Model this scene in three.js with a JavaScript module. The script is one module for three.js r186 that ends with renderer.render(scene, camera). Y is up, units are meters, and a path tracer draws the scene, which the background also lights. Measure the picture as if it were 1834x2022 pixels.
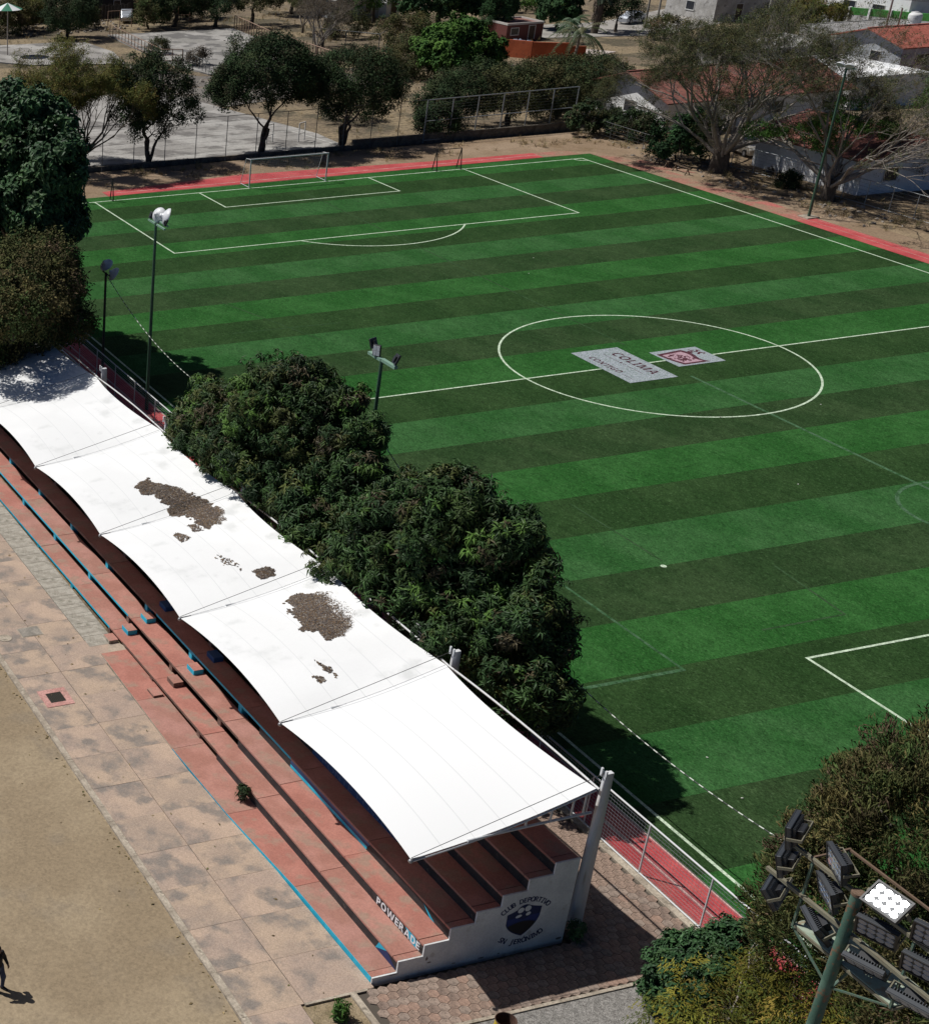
import * as THREE from 'three';
import { mergeGeometries, mergeVertices } from 'three/addons/utils/BufferGeometryUtils.js';
import { RoundedBoxGeometry } from 'three/addons/geometries/RoundedBoxGeometry.js';
import { MarchingCubes } from 'three/addons/objects/MarchingCubes.js';
import { Sky } from 'three/addons/objects/Sky.js';
import { FontLoader } from 'three/addons/loaders/FontLoader.js';
import { TextGeometry } from 'three/addons/geometries/TextGeometry.js';

// ---------- camera, sky, sun, exposure ----------
const scene = new THREE.Scene();
const FOCAL = 3027.85, FULL_W = 3879, FULL_H = 2412;
const camera = new THREE.PerspectiveCamera(2 * Math.atan(FULL_H / 2 / FOCAL) * 180 / Math.PI, FULL_W / FULL_H, 0.5, 2000);
camera.setViewOffset(FULL_W, FULL_H, 2045, 0, 1834, 2022);
camera.position.set(-66.8219, 32.6448, 74.0769);
camera.rotation.set(-0.5025, -0.2796, -0.0168, 'YXZ');
const SUN = new THREE.Vector3(-0.49, 1, -0.50).normalize();
const sky = new Sky();
sky.scale.setScalar(1500); sky.name = 'sky'; sky.userData.kind = 'structure';
sky.material.uniforms.sunPosition.value.copy(SUN);
sky.material.uniforms.turbidity.value = 2.5;
sky.material.uniforms.rayleigh.value = 0.45;
sky.material.uniforms.mieCoefficient.value = 0.002;
scene.add(sky);
scene.environmentIntensity = 0.1;
const sun = new THREE.DirectionalLight(new THREE.Color(1.0, 0.97, 0.925), 5);
sun.name = 'sun';
sun.position.copy(SUN).multiplyScalar(200).add(new THREE.Vector3(0, 0, -20));
sun.target.position.set(0, 0, -20); scene.add(sun, sun.target);
sun.castShadow = true; sun.shadow.mapSize.set(4096, 4096);
Object.assign(sun.shadow.camera, { left: -170, right: 170, top: 170, bottom: -170, near: 1, far: 600 });
const renderer = new THREE.WebGLRenderer({ antialias: true });
renderer.toneMapping = THREE.LinearToneMapping;
renderer.toneMappingExposure = 0.79;
renderer.shadowMap.enabled = true;
renderer.setSize(928, 1024);

// ---------- helpers ----------
function mulberry(a) { return () => { a |= 0; a = a + 0x6D2B79F5 | 0; let t = Math.imul(a ^ a >>> 15, 1 | a); t = t + Math.imul(t ^ t >>> 7, 61 | t) ^ t; return ((t ^ t >>> 14) >>> 0) / 4294967296; }; }
let rnd = mulberry(7);
const rr = (a, b) => a + (b - a) * rnd();
const V = (x, y, z) => new THREE.Vector3(x, y, z);
const names = new Map();
function numbered(n) { const k = names.get(n) || 0; names.set(n, k + 1); return k ? n + '_' + String(k).padStart(3, '0') : n; }
function sh(o) { o.castShadow = true; o.receiveShadow = true; return o; }
function tag(o, label, category, group) { o.userData.label = label; o.userData.category = category; if (group) o.userData.group = group; return o; }
function thing(name, label, category, pos = [0, 0, 0], turn = 0, group) {
  const o = new THREE.Group(); o.name = numbered(name); o.position.set(...pos); o.rotation.y = turn; tag(o, label, category, group); scene.add(o); return o;
}
function part(name, geo, mat, parent, label) { const m = sh(new THREE.Mesh(Array.isArray(geo) ? mergeGeometries(geo.map(plain)) : geo, mat)); m.name = name; if (label) m.userData.label = label; parent.add(m); return m; }
function solo(name, geo, mat, label, category, group) { const m = part(numbered(name), geo, mat, scene); return tag(m, label, category, group); }
function struct(name, geo, mat) { const m = part(numbered(name), geo, mat, scene); m.userData.kind = 'structure'; return m; }
function plain(g) { const h = g.index ? g.toNonIndexed() : g; for (const k of Object.keys(h.attributes)) if (!['position', 'normal', 'uv'].includes(k)) h.deleteAttribute(k); return h; }
// uv in metres from position along the dominant normal
function uvm(g, s = 1) {
  g = g.index ? g.toNonIndexed() : g; const p = g.attributes.position, n = g.attributes.normal, u = new Float32Array(p.count * 2);
  for (let i = 0; i < p.count; i++) {
    const ax = Math.abs(n.getX(i)), ay = Math.abs(n.getY(i)), az = Math.abs(n.getZ(i)); let a, b;
    if (ay >= ax && ay >= az) { a = p.getX(i); b = p.getZ(i); } else if (ax >= az) { a = p.getZ(i); b = p.getY(i); } else { a = p.getX(i); b = p.getY(i); }
    u[2 * i] = a / s; u[2 * i + 1] = b / s;
  }
  g.setAttribute('uv', new THREE.BufferAttribute(u, 2)); return g;
}
function box(x0, x1, y0, y1, z0, z1) { const g = new THREE.BoxGeometry(x1 - x0, y1 - y0, z1 - z0); g.translate((x0 + x1) / 2, (y0 + y1) / 2, (z0 + z1) / 2); return uvm(g); }
function rbox(x0, x1, y0, y1, z0, z1, r = 0.015) { const g = new RoundedBoxGeometry(x1 - x0, y1 - y0, z1 - z0, 1, r); g.translate((x0 + x1) / 2, (y0 + y1) / 2, (z0 + z1) / 2); return uvm(g); }
function bar(a, b, w, h = w) { // square bar from a to b
  const A = V(...a), B = V(...b), d = B.clone().sub(A), L = d.length(), g = new THREE.BoxGeometry(w, h, L);
  const m = new THREE.Matrix4().lookAt(V(0, 0, 0), d, Math.abs(d.y) / L > 0.99 ? V(1, 0, 0) : V(0, 1, 0));
  g.applyMatrix4(m); g.translate((A.x + B.x) / 2, (A.y + B.y) / 2, (A.z + B.z) / 2); return g;
}
function rod(a, b, r0, r1 = r0, n = 8) {
  const A = V(...a), B = V(...b), d = B.clone().sub(A), L = d.length(), g = new THREE.CylinderGeometry(r1, r0, L, n, 1, n < 6);
  g.applyQuaternion(new THREE.Quaternion().setFromUnitVectors(V(0, 1, 0), d.normalize())); g.translate((A.x + B.x) / 2, (A.y + B.y) / 2, (A.z + B.z) / 2); return g;
}
function sheet(x0, x1, z0, z1, y, s = 1) { const g = new THREE.PlaneGeometry(x1 - x0, z1 - z0); g.rotateX(-Math.PI / 2); g.translate((x0 + x1) / 2, y, (z0 + z1) / 2); return uvm(g, s); }
function poly(pts, y, s = 1) { const g = new THREE.ShapeGeometry(new THREE.Shape(pts.map(([x, z]) => new THREE.Vector2(x, -z)))); g.rotateX(-Math.PI / 2); g.translate(0, y, 0); return uvm(g, s); }
function slabPoly(pts, y0, y1) { const g = new THREE.ExtrudeGeometry(new THREE.Shape(pts.map(([x, z]) => new THREE.Vector2(x, -z))), { depth: y1 - y0, bevelEnabled: false }); g.rotateX(-Math.PI / 2); g.translate(0, y0, 0); return uvm(g); }

// ---------- procedural textures ----------
const noiseGrid = new Float32Array(256 * 256); { const r = mulberry(99); for (let i = 0; i < noiseGrid.length; i++) noiseGrid[i] = r(); }
function vn(x, y, per) { // tileable value noise, period per
  const xi = Math.floor(x), yi = Math.floor(y), fx = x - xi, fy = y - yi, m = (v) => ((v % per) + per) % per;
  const h = (a, b) => noiseGrid[(m(a) & 255) + 256 * (m(b) & 255)], u = fx * fx * (3 - 2 * fx), w = fy * fy * (3 - 2 * fy);
  return (h(xi, yi) * (1 - u) + h(xi + 1, yi) * u) * (1 - w) + (h(xi, yi + 1) * (1 - u) + h(xi + 1, yi + 1) * u) * w;
}
function fbm(u, v, base, oct) { let s = 0, a = 0.5, t = 0, f = base; for (let o = 0; o < oct; o++) { s += a * vn(u * f + o * 17.3 * 0, v * f, f); t += a; a *= 0.55; f *= 2; } return s / t; }
const toS = (c) => Math.round(255 * Math.min(1, Math.max(0, c <= 0.0031308 ? 12.92 * c : 1.055 * Math.pow(c, 1 / 2.4) - 0.055)));
// fn(u, v) -> [r, g, b] linear reflectance
function colorTex(size, fn, metres) {
  const d = new Uint8Array(size * size * 4);
  for (let j = 0; j < size; j++) for (let i = 0; i < size; i++) { const c = fn(i / size, j / size), k = 4 * (j * size + i); d[k] = toS(c[0]); d[k + 1] = toS(c[1]); d[k + 2] = toS(c[2]); d[k + 3] = 255; }
  const t = new THREE.DataTexture(d, size, size); t.colorSpace = THREE.SRGBColorSpace; return fin(t, metres);
}
function grayTex(size, fn, metres) {
  const d = new Uint8Array(size * size * 4);
  for (let j = 0; j < size; j++) for (let i = 0; i < size; i++) { const c = Math.round(255 * Math.min(1, Math.max(0, fn(i / size, j / size)))), k = 4 * (j * size + i); d[k] = d[k + 1] = d[k + 2] = c; d[k + 3] = 255; }
  return fin(new THREE.DataTexture(d, size, size), metres);
}
function fin(t, metres) { t.wrapS = t.wrapT = THREE.RepeatWrapping; t.magFilter = THREE.LinearFilter; t.minFilter = THREE.LinearMipmapLinearFilter; t.generateMipmaps = true; if (metres) t.repeat.set(1 / metres, 1 / metres); t.needsUpdate = true; return t; }
const mixc = (a, b, t) => [a[0] + (b[0] - a[0]) * t, a[1] + (b[1] - a[1]) * t, a[2] + (b[2] - a[2]) * t];
const sst = (a, b, x) => { const t = Math.min(1, Math.max(0, (x - a) / (b - a))); return t * t * (3 - 2 * t); };
const M = (o) => new THREE.MeshStandardMaterial({ roughness: 0.85, ...o });
const C = (r, g, b) => new THREE.Color().setRGB(r, g, b);
const flat = (r, g, b, rough = 0.7, metal = 0) => M({ color: C(r, g, b), roughness: rough, metalness: metal });
// mottled paint or concrete: two colours blended by coarse and fine noise
function mottled(a, b, metres, { size = 512, base = 6, oct = 6, fine = 0.12, lo = 0.3, hi = 0.7, stain, stainLo = 0.6, stainHi = 0.75, rough = 0.85, bump = 0, seed = 0 } = {}) {
  const t = colorTex(size, (u, v) => {
    const n = fbm(u + seed * 0.131, v + seed * 0.377, base, oct), f = vn(u * size / 2, v * size / 2, size / 2) - 0.5, m = vn(u * size / 6, v * size / 6, Math.floor(size / 6)) - 0.5;
    let c = mixc(a, b, sst(lo, hi, n)); if (stain) c = mixc(c, stain, 0.85 * sst(stainLo, stainHi, fbm(u + 0.37 + seed * 0.2, v + 0.71, base + 3, oct)));
    const k = 1 + fine * (f + m) * 2; return [c[0] * k, c[1] * k, c[2] * k];
  }, metres);
  const o = { map: t, roughness: rough };
  if (bump) { o.bumpMap = grayTex(256, (u, v) => 0.5 * fbm(u, v, 16, 4) + 0.5 * vn(u * 128, v * 128, 128), metres); o.bumpScale = bump; }
  return M(o);
}

// ---------- ground, pitch, track, walkway ----------
const HALF_L = 48.45, HALF_W = 30.95;
const matGround = mottled([0.155, 0.118, 0.076], [0.235, 0.18, 0.108], 34, { size: 1024, base: 7, oct: 8, fine: 0.35, stain: [0.075, 0.064, 0.038], stainLo: 0.5, stainHi: 0.66, rough: 1, bump: 0.04 });
const matBare = mottled([0.245, 0.17, 0.105], [0.31, 0.225, 0.15], 17, { size: 1024, base: 6, oct: 7, fine: 0.16, stain: [0.2, 0.135, 0.075], rough: 1, bump: 0.02, seed: 2 });
struct('ground', sheet(-300, 420, -420, 260, -0.16), matGround);
struct('dirt_margin', poly([[-37, -58.6], [37.5, -58.6], [37.5, -50], [36.6, -10], [36.2, 52], [-33.6, 52], [-33.6, -58.6]], -0.03), matBare);
const matDirt = mottled([0.272, 0.208, 0.132], [0.33, 0.258, 0.168], 14, { size: 1024, base: 5, oct: 8, fine: 0.13, stain: [0.25, 0.2, 0.14], stainLo: 0.55, stainHi: 0.8, rough: 1, bump: 0.015, seed: 4 });
struct('dirt_court', sheet(-110, -49.28, -80, 75, -0.08), matDirt);

// artificial turf: rolls laid across the pitch, alternately light and dark
function turfMat(a, b, seed, extra = {}) {
  const t = colorTex(1024, (u, v) => {
    const n = fbm(u + seed * 0.19, v * 1.0, 7, 7), st = fbm(u * 1 + seed * 0.3, v, 64, 3), f = vn(u * 512, v * 512, 512), g2 = vn(u * 256 + 9.5, v * 256, 256);
    let c = mixc(a, b, sst(0.28, 0.72, n)); const k = 1 + 0.75 * (f - 0.5) + 0.5 * (st - 0.5) + 0.45 * (g2 - 0.5);
    c = [c[0] * k, c[1] * k, c[2] * k]; if (g2 > 0.86) c = mixc(c, [0.12, 0.19, 0.09], 0.2); return c;
  }, 13);
  return new THREE.MeshPhysicalMaterial({ map: t, roughness: 0.95, specularIntensity: 0.12, ...extra });
}
const turfLight = [turfMat([0.021, 0.087, 0.018], [0.031, 0.109, 0.026], 1), turfMat([0.024, 0.088, 0.022], [0.037, 0.109, 0.033], 2)];
const turfDark = [turfMat([0.02, 0.05, 0.014], [0.028, 0.062, 0.019], 3), turfMat([0.022, 0.05, 0.016], [0.033, 0.064, 0.023], 4)];
const ROLL = 3.84, X0 = -31.95, X1 = 32.3;
const pitch = new THREE.Group(); pitch.name = 'pitch'; pitch.userData.kind = 'structure'; scene.add(pitch);
{ // each roll is a separate strip; alternate rolls lie 3 mm higher
  let k = 0;
  for (let n = -13; n <= 12; n++) {
    const z0 = Math.max(n * ROLL, -HALF_L - 1.5), z1 = Math.min((n + 1) * ROLL, HALF_L + 1.6); if (z1 <= z0) continue;
    const dark = ((n % 2) + 2) % 2 === 0, g = sheet(X0, X1, z0, z1, dark ? 0 : 0.003);
    const u = g.attributes.uv; for (let i = 0; i < u.count; i++) u.setXY(i, u.getX(i) + k * 3.7, u.getY(i) * 0.62 + k * 5.1);
    part('turf_roll', g, (dark ? turfDark : turfLight)[(k >> 1) % 2], pitch); k++;
  }
}
const lineTex = (a, b, seed) => new THREE.MeshPhysicalMaterial({ map: mottled(a, b, 3.1, { size: 256, base: 12, oct: 5, fine: 0.3, lo: 0.2, hi: 0.6, seed }).map, roughness: 0.95, specularIntensity: 0.12 });
const matLine = lineTex([0.42, 0.52, 0.38], [0.55, 0.66, 0.5], 1);
const matFaint = [lineTex([0.032, 0.09, 0.033], [0.068, 0.138, 0.072], 3), lineTex([0.025, 0.064, 0.022], [0.042, 0.084, 0.036], 5)];
const LW = 0.13, LY = 0.008;
function paintLine(name, x0, z0, x1, z1, w = LW, mat = matLine, y = LY) {
  const dx = x1 - x0, dz = z1 - z0, L = Math.hypot(dx, dz), nx = -dz / L * w / 2, nz = dx / L * w / 2;
  const p = part(name, poly([[x0 + nx, z0 + nz], [x1 + nx, z1 + nz], [x1 - nx, z1 - nz], [x0 - nx, z0 - nz]], y), mat, pitch); return p;
}
function arcLine(name, cx, cz, r, a0, a1, w = LW, mat = matLine, y = LY) {
  const g = new THREE.RingGeometry(r - w / 2, r + w / 2, 96, 1, a0, a1 - a0); g.rotateX(-Math.PI / 2); g.translate(cx, y, cz); part(name, uvm(g), mat, pitch);
}
const PW = 17.9, PD = 16.62, GW = 8.22, GD = 5.27;
paintLine('touchline', -HALF_W, -HALF_L, -HALF_W, HALF_L); paintLine('touchline', HALF_W - 0.5, -HALF_L, HALF_W - 0.5, HALF_L);
paintLine('goal_line', -HALF_W, -HALF_L, HALF_W - 0.5, -HALF_L, LW, matLine, LY + 0.003); paintLine('goal_line', -HALF_W, HALF_L, HALF_W - 0.5, HALF_L, LW, matLine, LY + 0.003);
paintLine('halfway_line', -HALF_W, 0, -3.88, 0, LW, matLine, LY + 0.003); paintLine('halfway_line', -0.45, 0, 0.72, 0, LW, matLine, LY + 0.003); paintLine('halfway_line', 4.2, 0, HALF_W - 0.5, 0, LW, matLine, LY + 0.003);
arcLine('centre_circle', 0, 0, 9.15, 0, Math.PI * 2, LW, matLine, LY);
for (const s of [-1, 1]) {
  const zg = s * HALF_L, zi = s * (HALF_L - PD), zs = s * (HALF_L - GD);
  for (const q of [-1, 1]) { paintLine('penalty_area_line', q * PW, zg, q * PW, zi, LW, matLine, LY); paintLine('goal_area_line', q * GW, zg, q * GW, zs, LW, matLine, LY); }
  paintLine('penalty_area_line', -PW - LW / 2, zi, PW + LW / 2, zi, LW, matLine, LY + 0.003); paintLine('goal_area_line', -GW - LW / 2, zs, GW + LW / 2, zs, LW, matLine, LY + 0.003);
  const half = Math.acos(5.55 / 9.15); arcLine('penalty_arc', 0, s * (HALF_L - 11.07), 9.15, (s < 0 ? -Math.PI / 2 : Math.PI / 2) - half, (s < 0 ? -Math.PI / 2 : Math.PI / 2) + half, LW, matLine, LY);
}
for (const [cx, cz, a] of [[HALF_W - 0.5, -HALF_L, Math.PI], [-HALF_W, -HALF_L, -Math.PI / 2]]) arcLine('corner_arc', cx, cz, 0.95, a, a + Math.PI / 2);
// worn lines of two smaller pitches laid across the big one
const fy = 0.0065;
paintLine('worn_line', 0.35, 2.7, 0.35, 47, 0.2, matFaint[0], fy); paintLine('worn_line', 0.3, -46, 0.3, -3.2, 0.12, matFaint[1], fy);
arcLine('worn_circle', 0.45, 22.8, 3.4, 0, Math.PI * 2, 0.2, matFaint[0], fy + 0.002);
paintLine('worn_line', -30.5, 31.05, -23.25, 31.05, 0.2, matFaint[0], fy); paintLine('worn_line', -23.4, 18.8, -23.3, 31.1, 0.14, matFaint[0], fy + 0.002);
paintLine('worn_line', -17.95, 29.34, -13.6, 29.3, 0.12, matFaint[1], fy); paintLine('worn_line', -13.6, 29.3, -13.1, 24.6, 0.12, matFaint[1], fy + 0.002);
paintLine('worn_line', -30.4, 28.95, -27.3, 28.95, 0.12, matFaint[1], fy); paintLine('worn_line', -17.7, 16, -17.6, 22.6, 0.1, matFaint[1], fy);
paintLine('worn_line', -22, -13.3, -14.3, -13.0, 0.1, matFaint[1], fy); paintLine('worn_line', -19.8, -19.5, -17.2, -10.4, 0.1, matFaint[1], fy + 0.002);
{ const g = new THREE.CircleGeometry(0.14, 16); g.rotateX(-Math.PI / 2); for (const [x, z] of [[-17.9, 23.1], [0, HALF_L - 11.07]]) { const d = g.clone(); d.translate(x, LY + 0.004, z); part('penalty_spot', uvm(d), matLine, pitch); } }
{ // bits of litter on the turf
  const g = new THREE.IcosahedronGeometry(0.055, 0); g.scale(1, 0.35, 0.7); const w = flat(0.5, 0.52, 0.45);
  [[25.0, -45.3], [6.6, -21.8], [4.0, 9.0], [-2.7, 8.8], [-5.4, 17.6], [-26.8, 36.6], [-27.4, 39.1], [3.9, -18.5]].forEach(([x, z], i) => { const m = solo('litter_scrap', g, w, ['pale scrap of litter on the dark far band near the corner', 'pale scrap on the light turf behind the centre circle', 'pale scrap on the dark turf right of the centre circle', 'pale scrap on the turf just below the centre circle', 'white scrap on the dark turf left of the worn small circle', 'pale scrap on the turf by the near touchline', 'pale scrap beside the tree shadow near the touchline', 'small pale scrap between the far arc and the centre circle'][i], 'litter', 'scraps of litter on the pitch'); m.position.set(x, 0.03, z); m.rotation.y = i; });
}
// two printed emblems sprayed on the centre spot
function canvasTex(w, h, draw) { const c = document.createElement('canvas'); c.width = w; c.height = h; const x = c.getContext('2d'); draw(x, w, h); const t = new THREE.CanvasTexture(c); t.colorSpace = THREE.SRGBColorSpace; t.magFilter = THREE.LinearFilter; return t; }
function grain(x, w, h, n, cols, s0, s1, seed) { const r = mulberry(seed); for (let i = 0; i < n; i++) { x.fillStyle = cols[Math.floor(r() * cols.length)]; const s = s0 + (s1 - s0) * r(); x.fillRect(r() * w, r() * h, s, s * (0.5 + r())); } }
const specks = ['rgba(96,112,104,0.5)', 'rgba(170,180,185,0.45)', 'rgba(120,135,130,0.4)', 'rgba(205,208,212,0.4)', 'rgba(80,105,84,0.35)'];
{
  const t = canvasTex(1024, 614, (x, w, h) => { // u runs along +z, v up towards +x
    x.fillStyle = '#949ba3'; x.fillRect(0, 0, w, h); grain(x, w, h, 9000, specks, 3, 13, 5);
    x.fillStyle = '#3c1220'; x.textAlign = 'center'; x.textBaseline = 'middle';
    x.font = 'bold 172px sans-serif'; x.save(); x.translate(w * 0.5, h * 0.25); x.scale(1.08, 1); x.fillText('COLIMA', 0, 0); x.restore();
    x.fillRect(w * 0.14, h * 0.475, w * 0.27, 7); x.fillRect(w * 0.55, h * 0.475, w * 0.25, 7); x.beginPath(); x.arc(w * 0.44, h * 0.475, 17, 0, 7); x.fill(); x.lineWidth = 6; x.strokeStyle = '#3c1220'; x.beginPath(); x.arc(w * 0.5, h * 0.475, 14, 0, 7); x.stroke();
    x.font = 'bold 112px sans-serif'; x.save(); x.translate(w * 0.44, h * 0.80); x.scale(1.05, 1); x.fillText('CONTIGO', 0, 0); x.restore(); x.fillRect(w * 0.74, h * 0.83, w * 0.18, 6);
    grain(x, w, h, 2000, specks, 3, 8, 6);
  });
  const g = new THREE.PlaneGeometry(5.62, 3.37); g.rotateX(-Math.PI / 2); g.rotateY(-Math.PI / 2); g.translate(-2.165, 0.016, -0.19);
  const e = part('painted_emblem', g, M({ map: t, roughness: 0.95 }), pitch, 'grey painted panel lettered COLIMA at the centre of the pitch');
  const t2 = canvasTex(640, 512, (x, w, h) => { // u along +x here: crest seen from the stand
    x.fillStyle = '#979ea6'; x.fillRect(0, 0, w, h); grain(x, w, h, 5500, specks, 3, 11, 8);
    const dk = '#471624', pk = '#b08f99';
    x.fillStyle = dk; x.beginPath(); x.moveTo(30, 90); x.lineTo(400, 40); x.quadraticCurveTo(470, 180, 420, 300); x.quadraticCurveTo(390, 420, 480, 470); x.lineTo(110, 478); x.quadraticCurveTo(40, 300, 30, 90); x.fill();
    x.fillStyle = pk; x.beginPath(); x.moveTo(80, 130); x.lineTo(360, 95); x.quadraticCurveTo(410, 190, 372, 290); x.quadraticCurveTo(350, 400, 400, 430); x.lineTo(150, 436); x.quadraticCurveTo(85, 290, 80, 130); x.fill();
    x.strokeStyle = dk; x.lineWidth = 13; const r = mulberry(3);
    for (let i = 0; i < 16; i++) { x.lineWidth = 8 + r() * 16; x.beginPath(); const px = 110 + r() * 240, py = 130 + r() * 270; x.moveTo(px, py); x.bezierCurveTo(px + r() * 160 - 80, py - 60 * r(), px + r() * 200 - 100, py + 90 * r(), px + r() * 120 - 60, py + r() * 120 - 60); x.stroke(); }
    x.fillStyle = dk; for (let i = 0; i < 24; i++) { x.beginPath(); x.ellipse(120 + r() * 230, 140 + r() * 260, 8 + r() * 20, 5 + r() * 10, r() * 3, 0, 7); x.fill(); }
    for (let i = 0; i < 16; i++) { x.beginPath(); x.ellipse(440 + r() * 150, 70 + r() * 150, 26, 13, r() * 3, 0, 7); x.fill(); }
    grain(x, w, h, 1700, specks, 2, 8, 9);
  });
  const g2 = new THREE.PlaneGeometry(3.42, 2.72); g2.rotateX(-Math.PI / 2); g2.translate(2.45, 0.016, -0.17);
  part('painted_emblem', g2, M({ map: t2, roughness: 0.95 }), pitch, 'grey painted panel with a dark red crest on the halfway line');
}
// running track round the pitch
const matTrack = mottled([0.42, 0.052, 0.056], [0.5, 0.085, 0.085], 6, { size: 512, base: 5, oct: 7, fine: 0.16, stain: [0.42, 0.11, 0.09], stainLo: 0.55, stainHi: 0.8, rough: 0.95 });
const matTrackWorn = mottled([0.36, 0.15, 0.11], [0.45, 0.13, 0.11], 9, { size: 512, base: 6, oct: 7, fine: 0.18, stain: [0.29, 0.195, 0.125], stainLo: 0.44, stainHi: 0.62, rough: 1, seed: 3 });
const matTrackDusty = mottled([0.30, 0.17, 0.115], [0.36, 0.155, 0.115], 9, { size: 512, base: 6, oct: 7, fine: 0.2, stain: [0.28, 0.2, 0.13], stainLo: 0.4, stainHi: 0.56, rough: 1, seed: 6 });
const matTrackLine = mottled([0.50, 0.36, 0.33], [0.66, 0.5, 0.46], 4, { size: 256, base: 8, oct: 5, fine: 0.2, seed: 2 });
const matTrackLinePale = mottled([0.44, 0.2, 0.17], [0.52, 0.3, 0.26], 4, { size: 256, base: 8, oct: 5, fine: 0.2, seed: 5 });
{
  const tr = new THREE.Group(); tr.name = 'running_track'; tr.userData.kind = 'structure'; scene.add(tr);
  part('track_lane', sheet(-33.55, -31.95, -47, 62, -0.004), matTrack, tr);
  part('track_lane', poly([[-16, -49.95], [-10, -50.15], [20, -50.05], [27.5, -50.1], [27.5, -51.9], [16.9, -52.15], [-2, -53.4], [-16, -51.6]], -0.004), matTrack, tr);
  part('track_bend', poly([[27.5, -50.1], [32.4, -49.9], [33.2, -44], [36.2, -40], [35.6, -44.5], [33.2, -50.3], [30.5, -51.8], [27.5, -51.9]], -0.006), matTrackDusty, tr);
  part('track_lane', poly([[32.4, -49.9], [32.35, -30], [34.7, -30], [34.4, -44], [33.6, -49]], -0.009), matTrackDusty, tr);
  part('track_lane', poly([[32.35, -30], [32.35, -24], [34.3, -24], [34.7, -30]], -0.004), matTrackWorn, tr);
  part('track_lane', poly([[32.35, -24], [32.35, 50], [34.1, 50], [34.3, -24]], -0.004), matTrack, tr);
  part('lane_line', sheet(-32.9, -32.83, -47, 62, 0.001), matTrackLine, tr); part('lane_line', sheet(-32.02, -31.96, -47, 62, 0.001), matTrackLine, tr);
  part('lane_line', poly([[-15, -50.85], [27.5, -51.0], [27.5, -51.07], [-15, -50.92]], 0.001), matTrackLine, tr);
  part('lane_line', sheet(33.28, 33.35, -28, 50, 0.001), matTrackLinePale, tr); part('lane_line', sheet(34.02, 34.08, -26, 50, 0.001), matTrackLinePale, tr);
  part('lane_line', poly([[-15, -51.5], [-2, -53.1], [-2, -53.16], [-15, -51.56]], 0.001), matTrackLinePale, tr);
}
// stamped concrete walkway in front of the stand, slab by slab
const matWalk = [0, 1, 2, 3].map((i) => mottled([[0.38, 0.29, 0.225], [0.39, 0.31, 0.25], [0.39, 0.295, 0.235], [0.37, 0.295, 0.235]][i], [[0.46, 0.345, 0.255], [0.45, 0.365, 0.28], [0.47, 0.35, 0.265], [0.44, 0.36, 0.275]][i], 5.3, { size: 1024, base: 6, oct: 8, fine: 0.16, lo: 0.3, hi: 0.68, stain: [0.2, 0.178, 0.158], stainLo: 0.4, stainHi: 0.74, rough: 0.9, bump: 0.006, seed: 3 + i * 2 }));
const matKerb = mottled([0.32, 0.27, 0.21], [0.44, 0.38, 0.3], 3, { size: 256, base: 8, oct: 6, fine: 0.2, stain: [0.2, 0.17, 0.13], stainLo: 0.6, rough: 0.95, bump: 0.01 });
const skewX = (z) => 0.0135 * (z - 43.6);
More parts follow.
